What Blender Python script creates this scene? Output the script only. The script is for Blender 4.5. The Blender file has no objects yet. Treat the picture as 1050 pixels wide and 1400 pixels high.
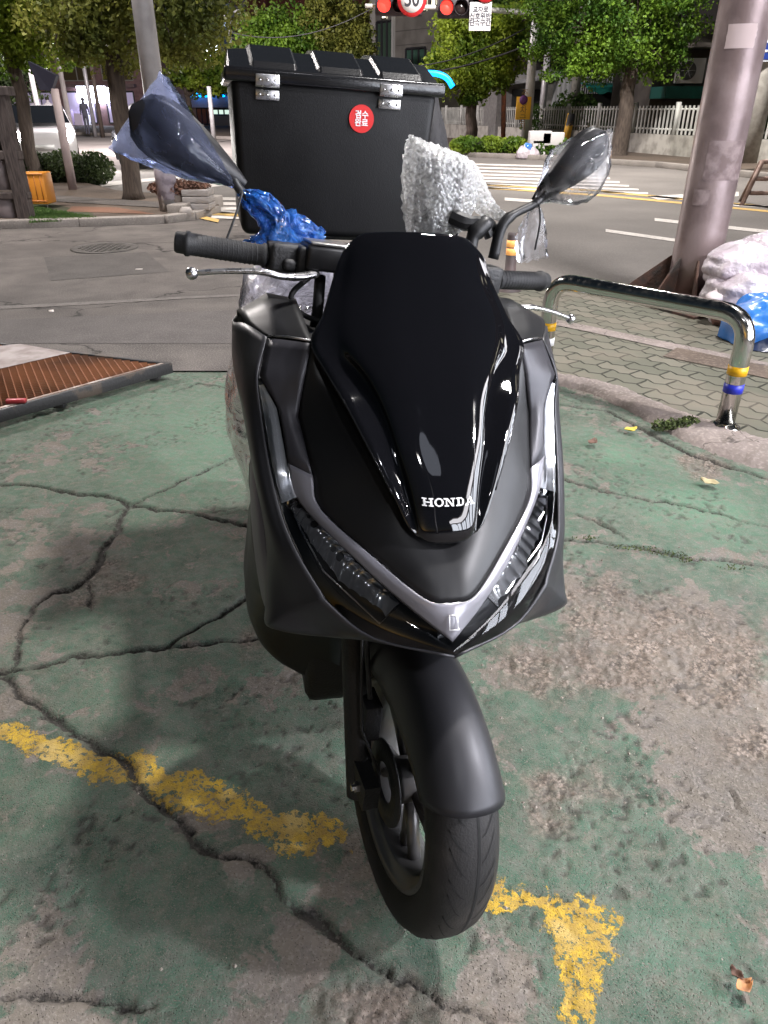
import bpy, bmesh, math, random
import numpy as np
from mathutils import Matrix, Vector
rnd = random.Random(7)
SC = bpy.context.scene
COL = SC.collection
# ------------------------------------------------------------------ camera
CAMH = 1.28; PITCH = math.radians(28.8); FPX = 1000.0
cam = bpy.data.cameras.new('camera'); camo = bpy.data.objects.new('camera', cam); COL.objects.link(camo)
camo.location = (0, 0, CAMH); camo.rotation_euler = (math.pi/2 - PITCH, 0, 0)
cam.sensor_fit = 'VERTICAL'; cam.sensor_height = 36; cam.lens = 36*FPX/1400
cam.clip_start = 0.02; cam.clip_end = 600
SC.camera = camo
# ------------------------------------------------------------------ night sky
SUN_EL, SUN_RO = math.radians(8), math.radians(200)
w = bpy.data.worlds.new('World'); SC.world = w; w.use_nodes = True
nt = w.node_tree; bg = nt.nodes['Background']
sky = nt.nodes.new('ShaderNodeTexSky'); sky.sky_type = 'NISHITA'; sky.sun_disc = False
sky.sun_elevation = SUN_EL; sky.sun_rotation = SUN_RO
nt.links.new(sky.outputs[0], bg.inputs[0]); bg.inputs[1].default_value = 0.012
sun = bpy.data.lights.new('moon', 'SUN'); suno = bpy.data.objects.new('moon', sun); COL.objects.link(suno)
sun.energy = 0.03; sun.angle = math.radians(10); sun.color = (.8, .85, 1)
suno.rotation_euler = (math.radians(40), 0, math.radians(30))
SC.view_settings.view_transform = 'Standard'; SC.view_settings.look = 'None'
SC.view_settings.exposure = 0.2; SC.view_settings.gamma = 1.0
SC.cycles.use_denoising = True
SC.cycles.max_bounces = 8; SC.cycles.transparent_max_bounces = 24
SC.cycles.caustics_reflective = False; SC.cycles.caustics_refractive = False
SC.cycles.sample_clamp_indirect = 3.0

def lamp(name, loc, power, size, target, color=(1, .93, .9), spread=170):
    l = bpy.data.lights.new(name, 'AREA'); l.shape = 'DISK'; l.size = size; l.energy = power; l.color = color
    l.spread = math.radians(spread)
    o = bpy.data.objects.new(name, l); COL.objects.link(o); o.location = loc
    o.rotation_euler = (Vector(target) - Vector(loc)).to_track_quat('-Z', 'Y').to_euler()
    return o
# light of the assumed street lamps and added fill (their lantern bodies are built further down)
LAMPS = [
 ('lamp_light', (2.9, 3.6, 8.2), 760, .7, (1.0, 1.8, 0), (1, .965, .94)),
 ('lamp_light', (-5.6, 9.3, 6.4), 560, .9, (-3.2, 8.0, 0), (1, .93, .89)),
 ('lamp_light', (4.5, 16.0, 9.0), 2500, .7, (3.6, 19.5, 0), (1, .95, .90)),
 ('lamp_light', (-9.0, 27.0, 9.0), 5500, .7, (-9.5, 31.0, 0), (1, .90, .90)),
 ('lamp_light', (1.2, -4.2, 6.8), 42, .25, (0, .8, .3), (.95, .95, 1)),  # added fill from behind the viewer, brightens the headlight reflectors
 ('shop_light', (4.9, -0.2, 4.2), 290, .30, (0.2, .9, .4), (.95, .94, 1)),  # added light beside the assumed shop, brightens the scooter's right-hand panels
]
for a in LAMPS: lamp(*a)

# ------------------------------------------------------------------ pixel -> world
CT, ST = math.cos(PITCH), math.sin(PITCH)
def ray(px, py):
    x = (px-525)/FPX; y = -(py-700)/FPX
    return np.array([x, CT+y*ST, -ST+y*CT])
CAM = np.array([0, 0, CAMH])
def gp(px, py, z=0.0):
    r = ray(px, py); return CAM + r*(z-CAMH)/r[2]
def at(px, py, Y):
    r = ray(px, py); return CAM + r*Y/r[1]
def hz(py, Y):            # height of image row py at distance Y
    return float(at(525, py, Y)[2])
# scooter frame
P0 = np.array([.03, .90, 0.]); _psi = math.radians(12); _ln = math.radians(-3.7)
NX = np.array([math.cos(_psi)*math.cos(_ln), math.sin(_psi)*math.cos(_ln), math.sin(_ln)])
RY = np.cross([0, 0, 1], NX); RY /= np.linalg.norm(RY); UZ = np.cross(NX, RY)
BM = np.stack([NX, RY, UZ], 1)
def b2w(p): return P0 + BM@np.array(p, float)
_ra = math.radians(26.5); A0 = np.array([0, -.086, 0])
def steer(p, deg):
    ax = Vector((0, math.sin(_ra), math.cos(_ra)))
    R = np.array(Matrix.Rotation(math.radians(deg), 3, ax))
    return A0 + R@(np.array(p, float)-A0)

# ------------------------------------------------------------------ object helpers
ORG = {}
def reg(o, m=None, parent=None):
    ORG[o.name] = m if m is not None else ORG.get(parent.name) if parent else None
def thing(name, label, cat, loc, group=None):
    o = bpy.data.objects.new(name, None); COL.objects.link(o); o.empty_display_size = .1
    o.location = loc; o['label'] = label; o['category'] = cat
    if group: o['group'] = group
    ORG[o.name] = np.array(loc, float)
    return o
class G:
    def __init__(s): s.v = []; s.f = []; s.uv = None
    def add(s, V, F):
        b = len(s.v); s.v += [tuple(map(float, p)) for p in V]; s.f += [tuple(b+i for i in f) for f in F]; return s
    def box(s, c, size, R=None, taper=1.0):
        sx, sy, sz = [a/2 for a in size]
        V = [(x*sx*(taper if z > 0 else 1), y*sy*(taper if z > 0 else 1), z*sz) for z in (-1, 1) for y in (-1, 1) for x in (-1, 1)]
        if R is not None: V = [tuple(R@np.array(p)) for p in V]
        V = [(p[0]+c[0], p[1]+c[1], p[2]+c[2]) for p in V]
        return s.add(V, [(0, 2, 3, 1), (4, 5, 7, 6), (0, 1, 5, 4), (2, 6, 7, 3), (0, 4, 6, 2), (1, 3, 7, 5)])
    def tube(s, path, r, seg=12, caps=True, flat=1.0):
        P = [np.array(p, float) for p in path]; n = len(P)
        rr = r if hasattr(r, '__len__') else [r]*n
        T = [P[min(i+1, n-1)]-P[max(i-1, 0)] for i in range(n)]
        T = [t/(np.linalg.norm(t)+1e-9) for t in T]
        a = np.array([0, 0, 1.]) if abs(T[0][2]) < .9 else np.array([1., 0, 0])
        u = np.cross(T[0], a); u /= np.linalg.norm(u); V = []; F = []
        for i in range(n):
            u = u - T[i]*(u@T[i]); u /= np.linalg.norm(u); v = np.cross(T[i], u)
            for k in range(seg):
                t = 2*math.pi*k/seg; V.append(P[i]+rr[i]*(u*math.cos(t)+v*flat*math.sin(t)))
        for i in range(n-1):
            for k in range(seg):
                k2 = (k+1) % seg; F.append((i*seg+k, i*seg+k2, (i+1)*seg+k2, (i+1)*seg+k))
        if caps:
            F.append(tuple(range(seg))[::-1]); F.append(tuple((n-1)*seg+k for k in range(seg)))
        return s.add(V, F)
    def lathe(s, c, axis, prof, seg=48, arc=(0, 360), closed=False):
        ax = np.array(axis, float); ax /= np.linalg.norm(ax)
        a = np.array([0, 0, 1.]) if abs(ax[2]) < .9 else np.array([1., 0, 0])
        u = np.cross(ax, a); u /= np.linalg.norm(u); v = np.cross(ax, u)
        full = arc[1]-arc[0] >= 360; m = seg if full else seg+1; n = len(prof); V = []; F = []
        for i in range(m):
            t = math.radians(arc[0]+(arc[1]-arc[0])*i/seg)
            for (d, r) in prof: V.append(np.array(c)+ax*d+(u*math.cos(t)+v*math.sin(t))*r)
        for i in range(seg):
            j = (i+1) % m
            for k in range(n if closed else n-1):
                k2 = (k+1) % n; F.append((i*n+k, i*n+k2, j*n+k2, j*n+k))
        return s.add(V, F)
    def grid(s, rows):
        n = len(rows[0]); V = [p for r in rows for p in r]; F = []
        for i in range(len(rows)-1):
            for j in range(n-1): F.append((i*n+j, i*n+j+1, (i+1)*n+j+1, (i+1)*n+j))
        return s.add(V, F)
    def prism(s, poly, z0, z1):
        n = len(poly)
        V = [(p[0], p[1], z0) for p in poly]+[(p[0], p[1], z1) for p in poly]
        F = [tuple(range(n))[::-1], tuple(range(n, 2*n))]+[(i, (i+1) % n, n+(i+1) % n, n+i) for i in range(n)]
        return s.add(V, F)
    def xf(s, fn): s.v = [tuple(map(float, fn(p))) for p in s.v]; return s
    def build(s, name, mat, parent=None, smooth=True, bevel=0, sub=0, solid=0, auto=None, origin=None, offset=-1, merge=0, bseg=2):
        V = np.array(s.v, float)
        org = None
        if parent is not None: org = ORG.get(parent.name)
        elif origin is not None: org = np.array(origin, float)
        if org is not None: V = V-org
        me = bpy.data.meshes.new(name); me.from_pydata(V.tolist(), [], s.f)
        bm = bmesh.new(); bm.from_mesh(me)
        if merge: bmesh.ops.remove_doubles(bm, verts=bm.verts, dist=merge)
        bmesh.ops.recalc_face_normals(bm, faces=bm.faces); bm.to_mesh(me); bm.free()
        if smooth:
            me.polygons.foreach_set('use_smooth', [True]*len(me.polygons))
            if auto is not None: 
                try: me.set_sharp_from_angle(angle=math.radians(auto))
                except Exception: pass
        o = bpy.data.objects.new(name, me); COL.objects.link(o)
        me.materials.append(mat)
        if parent is not None:
            o.parent = parent
        elif org is not None: o.location = org
        ORG[o.name] = org
        if bevel:
            m = o.modifiers.new('bevel', 'BEVEL'); m.width = bevel; m.segments = bseg; m.limit_method = 'ANGLE'; m.angle_limit = math.radians(35)
        if sub:
            m = o.modifiers.new('sub', 'SUBSURF'); m.levels = sub; m.render_levels = sub
        if solid:
            m = o.modifiers.new('solid', 'SOLIDIFY'); m.thickness = solid; m.offset = offset
        return o
def tag(o, label, cat, group=None, kind=None):
    if label: o['label'] = label
    if cat: o['category'] = cat
    if group: o['group'] = group
    if kind: o['kind'] = kind
    return o
def struct(o): o['kind'] = 'structure'; return o
def stuff(o, label=None, cat=None):
    o['kind'] = 'stuff'
    return tag(o, label, cat)
def clone(root, loc, label=None, group=None, rot=None, scale=None):
    r = root.copy(); COL.objects.link(r); r.location = loc
    if rot is not None: r.rotation_euler = rot
    if scale is not None: r.scale = scale
    if label: r['label'] = label
    if group: r['group'] = group
    for ch in list(root.children):
        c = ch.copy(); COL.objects.link(c); c.parent = r
        for g_ in list(ch.children):
            d = g_.copy(); COL.objects.link(d); d.parent = c
    return r
def cr(pts, n):                 # catmull-rom through points, n steps per span
    P = [np.array(p, float) for p in pts]; P = [2*P[0]-P[1]]+P+[2*P[-1]-P[-2]]; out = []
    for i in range(1, len(P)-2):
        for k in range(n):
            t = k/n; a, b, c, d = P[i-1:i+3]
            out.append(.5*((2*b)+(c-a)*t+(2*a-5*b+4*c-d)*t*t+(3*b-a-3*c+d)*t**3))
    out.append(P[-2]); return out
def lin(pts, n):
    out = []
    for a, b in zip(pts[:-1], pts[1:]):
        a = np.array(a, float); b = np.array(b, float)
        for k in range(n): out.append(a+(b-a)*k/n)
    out.append(np.array(pts[-1], float)); return out
def surf(rows, nr=4, nc=4, rs=cr, cs=cr):   # rows of control points -> fine rows
    R = [cs(r, nc) for r in rows]
    cols = [rs([r[j] for r in R], nr) for j in range(len(R[0]))]
    return [[cols[j][i] for j in range(len(cols))] for i in range(len(cols[0]))]
def mir(rows): return [[(-p[0], p[1], p[2]) for p in r] for r in rows]

# ------------------------------------------------------------------ materials
def nd(nt, t, **k):
    n = nt.nodes.new(t)
    for a, b in k.items(): setattr(n, a, b)
    return n
def mat(name, col, rough=.5, metal=0, spec=.5, coat=0, bump=0, bscale=50, col2=None, nscale=8, lo=.4, hi=.6, rvar=0, emit=0, ecol=None, det=6, alpha=1, trans=0, coords='Object', mapscale=None):
    m = bpy.data.materials.new(name); m.use_nodes = True; n = m.node_tree; p = n.nodes['Principled BSDF']
    p.inputs['Base Color'].default_value = (*col, 1); p.inputs['Roughness'].default_value = rough
    p.inputs['Metallic'].default_value = metal; p.inputs['Specular IOR Level'].default_value = spec
    p.inputs['Coat Weight'].default_value = coat; p.inputs['Coat Roughness'].default_value = .03
    p.inputs['Alpha'].default_value = alpha; p.inputs['Transmission Weight'].default_value = trans
    if emit:
        p.inputs['Emission Color'].default_value = (*(ecol or col), 1); p.inputs['Emission Strength'].default_value = emit
    tc = nd(n, 'ShaderNodeTexCoord'); mp = nd(n, 'ShaderNodeMapping')
    n.links.new(tc.outputs[coords], mp.inputs[0])
    if mapscale: mp.inputs['Scale'].default_value = mapscale
    if col2 is not None:
        t = nd(n, 'ShaderNodeTexNoise'); t.inputs['Scale'].default_value = nscale; t.inputs['Detail'].default_value = det
        n.links.new(mp.outputs[0], t.inputs['Vector'])
        r = nd(n, 'ShaderNodeMapRange'); r.inputs[1].default_value = lo; r.inputs[2].default_value = hi
        n.links.new(t.outputs[0], r.inputs[0])
        mx = nd(n, 'ShaderNodeMix', data_type='RGBA'); mx.inputs[6].default_value = (*col, 1); mx.inputs[7].default_value = (*col2, 1)
        n.links.new(r.outputs[0], mx.inputs[0]); n.links.new(mx.outputs[2], p.inputs['Base Color'])
    if rvar:
        t = nd(n, 'ShaderNodeTexNoise'); t.inputs['Scale'].default_value = nscale*1.7; t.inputs['Detail'].default_value = 4
        n.links.new(mp.outputs[0], t.inputs['Vector'])
        r = nd(n, 'ShaderNodeMapRange'); r.inputs[3].default_value = max(rough-rvar, 0.02); r.inputs[4].default_value = rough+rvar
        r.inputs[1].default_value = .3; r.inputs[2].default_value = .7
        n.links.new(t.outputs[0], r.inputs[0]); n.links.new(r.outputs[0], p.inputs['Roughness'])
    if bump:
        t = nd(n, 'ShaderNodeTexNoise'); t.inputs['Scale'].default_value = bscale; t.inputs['Detail'].default_value = 4
        n.links.new(mp.outputs[0], t.inputs['Vector'])
        b = nd(n, 'ShaderNodeBump'); b.inputs['Strength'].default_value = bump; b.inputs['Distance'].default_value = .01
        n.links.new(t.outputs[0], b.inputs['Height']); n.links.new(b.outputs[0], p.inputs['Normal'])
    return m
def film(name, tint, opac=.25, rough=.08, wr=.6, wscale=30, gloss=(1, 1, 1), ior=1.45, fc=None, tf=.7):
    """clear plastic film: mostly transparent, glossy with wrinkles, a little milky"""
    m = bpy.data.materials.new(name); m.use_nodes = True; n = m.node_tree; n.nodes.clear()
    out = nd(n, 'ShaderNodeOutputMaterial'); tr = nd(n, 'ShaderNodeBsdfTransparent'); gl = nd(n, 'ShaderNodeBsdfGlossy'); df = nd(n, 'ShaderNodeBsdfDiffuse'); tl = nd(n, 'ShaderNodeBsdfTranslucent')
    tr.inputs[0].default_value = (*[min(1, .55+.45*c) for c in tint], 1); gl.inputs[0].default_value = (*gloss, 1); gl.inputs['Roughness'].default_value = rough
    df.inputs[0].default_value = (*tint, 1); tl.inputs[0].default_value = (*tint, 1)
    tc = nd(n, 'ShaderNodeTexCoord'); t = nd(n, 'ShaderNodeTexNoise'); t.inputs['Scale'].default_value = wscale; t.inputs['Detail'].default_value = 5; t.inputs['Distortion'].default_value = 1.5
    n.links.new(tc.outputs['Object'], t.inputs[0])
    b = nd(n, 'ShaderNodeBump'); b.inputs['Strength'].default_value = wr; b.inputs['Distance'].default_value = .012
    n.links.new(t.outputs[0], b.inputs['Height'])
    for x in (gl, df, tl): n.links.new(b.outputs[0], x.inputs['Normal'])
    a = nd(n, 'ShaderNodeMixShader'); a.inputs[0].default_value = .5; a.inputs[0].default_value = tf; n.links.new(df.outputs[0], a.inputs[1]); n.links.new(tl.outputs[0], a.inputs[2])
    m1 = nd(n, 'ShaderNodeMixShader'); n.links.new(tr.outputs[0], m1.inputs[1]); n.links.new(a.outputs[0], m1.inputs[2])
    r = nd(n, 'ShaderNodeMapRange'); r.inputs[1].default_value = .3; r.inputs[2].default_value = .75; r.inputs[3].default_value = opac*.4; r.inputs[4].default_value = min(1, opac*1.7)
    n.links.new(t.outputs[0], r.inputs[0]); n.links.new(r.outputs[0], m1.inputs[0])
    fr = nd(n, 'ShaderNodeFresnel'); fr.inputs[0].default_value = ior; n.links.new(b.outputs[0], fr.inputs['Normal'])
    m2 = nd(n, 'ShaderNodeMixShader'); n.links.new(fr.outputs[0], m2.inputs[0]); n.links.new(m1.outputs[0], m2.inputs[1]); n.links.new(gl.outputs[0], m2.inputs[2])
    if fc is not None: n.links.remove(m2.inputs[0].links[0]); m2.inputs[0].default_value = fc
    n.links.new(m2.outputs[0], out.inputs[0]); return m
_G = {}
def glow(name, col, s):
    if name not in _G: _G[name] = mat(name, col, .5, emit=s, ecol=col)
    return _G[name]

M = dict(
 matte=mat('matte_black_plastic', (.010, .010, .011), .42, spec=.42, bump=.03, bscale=900, rvar=.05, nscale=6),
 gloss=mat('gloss_black', (.004, .004, .005), .03, spec=.6, coat=.3),
 rubber=mat('black_rubber', (.018, .018, .019), .62, spec=.35, bump=.15, bscale=500, rvar=.1),
 tyre=mat('tyre_rubber', (.021, .020, .020), .6, spec=.32, bump=.12, bscale=300, col2=(.042, .038, .035), nscale=14, lo=.5, hi=.75),
 satin=mat('satin_grey_paint', (.030, .030, .034), .40, metal=.35, spec=.5, rvar=.04, bump=.02, bscale=1200),
 cap_lit=mat('lit_satin_cap', (.042, .041, .048), .42, metal=.3, rvar=.04, bump=.02, bscale=1200),  # same satin paint on the cap, its lit look put into the colour
 guide=mat('light_guide', (.25, .245, .275), .32, metal=.15, coat=.6, spec=.6),
 chrome=mat('chrome', (.75, .75, .76), .09, metal=1, rvar=.04),
 alu=mat('aluminium', (.62, .61, .62), .28, metal=1, rvar=.08, nscale=30),
 panel_lit=mat('lit_satin_panel', (.12, .115, .13), .42, metal=.3, bump=.02, bscale=1200),  # satin side panel, lightened to look as if light falls on it
 dark=mat('dark_plastic', (.012, .012, .013), .55, bump=.2, bscale=200),
 alloy=mat('dark_alloy', (.17, .165, .165), .38, metal=.6, rvar=.08),
 white=mat('white_print', (.85, .85, .85), .5),
 box=mat('textured_black_box', (.004, .004, .0045), .45, spec=.28, bump=.12, bscale=380, rvar=.06),
 steel=mat('stainless_steel', (.60, .585, .55), .13, metal=1, rvar=.08, nscale=25, bump=.04, bscale=40),
 yellow=mat('yellow_tape', (.80, .42, .01), .4),
 blue=mat('blue_tape', (.02, .03, .45), .4),
)
# ================================================================== GROUND
def vnoise(x, y, s, seed):
    r = np.random.RandomState(seed); N = 256; T = r.rand(N, N)
    X = x*s+1000; Y = y*s+1000; xi = np.floor(X).astype(int); yi = np.floor(Y).astype(int)
    fx = X-xi; fy = Y-yi; fx = fx*fx*(3-2*fx); fy = fy*fy*(3-2*fy)
    a = T[xi % N, yi % N]; b = T[(xi+1) % N, yi % N]; c = T[xi % N, (yi+1) % N]; d = T[(xi+1) % N, (yi+1) % N]
    return a+(b-a)*fx+(c-a)*fy+(a-b-c+d)*fx*fy
def fbm(x, y, s, seed, o=4):
    t = 0; a = .5
    for i in range(o): t = t+a*vnoise(x, y, s*2**i, seed+i); a *= .5
    return t/(1-.5**o)
def seg_d(x, y, pl, wd):
    D = np.full(x.shape, 9.0)
    for i in range(len(pl)-1):
        a = pl[i]; b = pl[i+1]; ab = b-a; L = ab@ab+1e-12
        t = np.clip(((x-a[0])*ab[0]+(y-a[1])*ab[1])/L, 0, 1)
        d = np.hypot(x-a[0]-t*ab[0], y-a[1]-t*ab[1])-(wd[i]+(wd[i+1]-wd[i])*t); D = np.minimum(D, d)
    return D
def poly_d(x, y, P):        # signed: >0 inside
    n = len(P); ins = np.zeros(x.shape, bool); D = np.full(x.shape, 9.0)
    for i in range(n):
        a = P[i]; b = P[(i+1) % n]; ab = b-a
        t = np.clip(((x-a[0])*ab[0]+(y-a[1])*ab[1])/(ab@ab+1e-12), 0, 1)
        D = np.minimum(D, np.hypot(x-a[0]-t*ab[0], y-a[1]-t*ab[1]))
        c = ((a[1] > y) != (b[1] > y)); xx = (b[0]-a[0])*(y-a[1])/(b[1]-a[1]+1e-12)+a[0]; ins ^= c & (x < xx)
    return np.where(ins, D, -D)
def PX(L): return [gp(*p)[:2] for p in L]
CR = [([(0,660),(60,662),(100,672),(150,676),(178,688),(210,692),(255,698),(300,708),(350,718),(420,735)], .010),
 ([(178,688),(210,672),(240,660),(262,648),(300,632),(340,612)], .008),
 ([(178,688),(165,705),(158,725),(140,745),(135,765),(120,785),(95,805),(70,808),(40,830),(22,860),(18,905),(5,920)], .010),
 ([(120,785),(125,810),(122,835)], .004),
 ([(-40,922),(5,915),(50,908),(100,895),(150,892),(220,883),(250,868),(290,845),(320,825),(355,800),(420,770)], .008),
 ([(220,883),(300,875),(350,868),(400,866)], .004),
 ([(5,920),(25,950),(60,975),(110,1005),(160,1032),(190,1075),(240,1110),(270,1145),(330,1170),(360,1185),(385,1225),(420,1245),(460,1270),(500,1310)], .006),
 ([(500,1310),(540,1335),(600,1365),(680,1390)], .0015),
 ([(500,1310),(530,1322),(545,1345),(560,1340)], .001),
 ([(0,1362),(70,1352),(110,1355),(160,1372),(215,1370)], .003),
 ([(740,655),(765,652),(810,665),(850,675),(920,685),(980,700),(1060,722)], .006),
 ([(740,730),(765,735),(830,740),(880,745),(940,760),(1000,765),(1060,775)], .008),
 ([(740,548),(765,552),(830,560),(880,585),(930,612),(1000,638),(1060,655)], .010),
 ([(790,700),(830,718),(860,735)], .003),
 ([(232,535),(270,522),(320,530)], .006), ([(990,1075),(1005,1088),(1012,1100)], .0015)]
YL = [[(-60,968),(0,985),(50,988),(100,1003),(150,1022),(230,1042),(300,1068),(350,1095),(400,1098),(440,1108),(497,1135),(510,1140),(510,1178),(440,1162),(400,1160),(345,1138),(290,1108),(240,1098),(170,1075),(100,1052),(0,1022),(-60,1010)],
 [(640,1180),(668,1190),(720,1205),(770,1220),(834,1240),(836,1290),(832,1345),(815,1398),(812,1440),(765,1440),(770,1380),(775,1330),(765,1290),(735,1265),(700,1250),(660,1242),(630,1230)]]
AGG = [[(690,890),(770,850),(765,800),(830,775),(880,800),(930,830),(1060,850),(1060,960),(1000,985),(940,960),(870,975),(830,950),(760,945),(690,940)],[(960,1000),(1060,980),(1060,1100),(1010,1070)],
 [(100,770),(150,760),(190,790),(170,815),(130,815),(95,800)], [(740,1060),(800,1050),(860,1085),(800,1110),(750,1100)],
 [(335,860),(352,845),(352,880),(335,885)], [(900,620),(950,650),(1000,640),(990,610)],[(400,1330),(520,1345),(700,1400),(420,1400)]]
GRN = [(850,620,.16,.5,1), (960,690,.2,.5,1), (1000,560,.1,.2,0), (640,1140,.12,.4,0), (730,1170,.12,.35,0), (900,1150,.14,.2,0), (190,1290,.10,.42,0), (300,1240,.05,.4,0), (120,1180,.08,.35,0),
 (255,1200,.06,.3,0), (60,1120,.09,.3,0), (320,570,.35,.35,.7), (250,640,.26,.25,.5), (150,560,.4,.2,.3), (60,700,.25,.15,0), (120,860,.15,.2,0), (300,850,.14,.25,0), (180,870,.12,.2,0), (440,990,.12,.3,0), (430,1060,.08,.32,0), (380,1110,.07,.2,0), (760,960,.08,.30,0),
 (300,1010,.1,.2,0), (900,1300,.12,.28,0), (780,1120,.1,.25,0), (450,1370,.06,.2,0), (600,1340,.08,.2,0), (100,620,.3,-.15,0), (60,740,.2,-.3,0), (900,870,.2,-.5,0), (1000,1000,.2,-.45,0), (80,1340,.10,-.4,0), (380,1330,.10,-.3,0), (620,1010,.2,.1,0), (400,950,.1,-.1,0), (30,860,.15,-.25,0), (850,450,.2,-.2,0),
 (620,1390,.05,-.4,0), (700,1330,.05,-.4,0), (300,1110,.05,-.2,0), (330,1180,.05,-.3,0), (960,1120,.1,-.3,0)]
x0, x1, y0, y1, st = -2.35, 2.3, .42, 3.98, .0062
nx = int((x1-x0)/st)+1; ny = int((y1-y0)/st)+1
gx = np.linspace(x0, x1, nx); gy = np.linspace(y0, y1, ny); XX, YY = np.meshgrid(gx, gy); x = XX.ravel(); y = YY.ravel()
wx = x+.02*(vnoise(x, y, 18, 5)-.5)+.012*(vnoise(x, y, 55, 6)-.5); wy = y+.02*(vnoise(x, y, 18, 7)-.5)+.012*(vnoise(x, y, 55, 8)-.5)
dc = np.full(x.shape, 9.0)
for pl, wd in CR:
    P = PX(pl); n = len(P); W = [wd*(.25+.85*rnd.random()) for _ in P]; W[-1] = -.001; W[0] *= .6
    m = seg_d(wx, wy, P, W); dc = np.minimum(dc, m)
yl = np.full(x.shape, -9.0)
for pl in YL: yl = np.maximum(yl, poly_d(wx, wy, PX(pl)))
ag = np.full(x.shape, -9.0)
for pl in AGG: ag = np.maximum(ag, poly_d(wx, wy, PX(pl)))
agm = np.clip(ag/.08+.5+(fbm(x, y, 9, 50)-.5)*2.4, 0, 1)
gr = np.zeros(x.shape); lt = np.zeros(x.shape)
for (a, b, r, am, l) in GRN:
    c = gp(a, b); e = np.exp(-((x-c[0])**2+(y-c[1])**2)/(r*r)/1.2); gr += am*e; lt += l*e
h = .010*(fbm(x, y, 1.3, 11)-.5)+.004*(fbm(x, y, 9, 14)-.5)
ch = np.clip(1-np.maximum(dc, 0)/.006, 0, 1)*np.where(dc > .02, 0, 1); h -= .013*ch**1.2
h += .003*np.exp(-np.maximum(dc, 0)/.03)*(fbm(x, y, 30, 21)-.5)
h += agm*(-.003+.012*(fbm(x, y, 36, 31, 4)-.45)+.009*(vnoise(x, y, 140, 33)-.5))
h += .0016*(vnoise(x, y, 90, 36)-.5)*(1-agm)
pit = np.clip((.27-vnoise(wx, wy, 75, 41))/.08, 0, 1)*np.clip((fbm(x, y, 5, 43)-.5)/.1, 0, 1); h -= .004*pit
V = np.stack([x, y, h-.004-.004], 1).astype(np.float32)
idx = np.arange(nx*ny).reshape(ny, nx); Q = np.stack([idx[:-1, :-1], idx[:-1, 1:], idx[1:, 1:], idx[1:, :-1]], -1).reshape(-1, 4)
me = bpy.data.meshes.new('concrete_lot'); me.vertices.add(len(V)); me.vertices.foreach_set('co', V.ravel())
me.loops.add(Q.size); me.loops.foreach_set('vertex_index', Q.ravel().astype(np.int32)); me.polygons.add(len(Q))
me.polygons.foreach_set('loop_start', np.arange(0, Q.size, 4, dtype=np.int32)); me.polygons.foreach_set('loop_total', np.full(len(Q), 4, np.int32))
me.update(); me.validate(); me.polygons.foreach_set('use_smooth', [True]*len(Q))
for nm, a in (('crack', dc), ('yellow', yl), ('agg', agm), ('green', gr), ('light', lt), ('pit', pit)):
    at_ = me.attributes.new(nm, 'FLOAT', 'POINT'); at_.data.foreach_set('value', a.astype(np.float32))
lot = bpy.data.objects.new('concrete_lot', me); COL.objects.link(lot); struct(lot)

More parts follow.
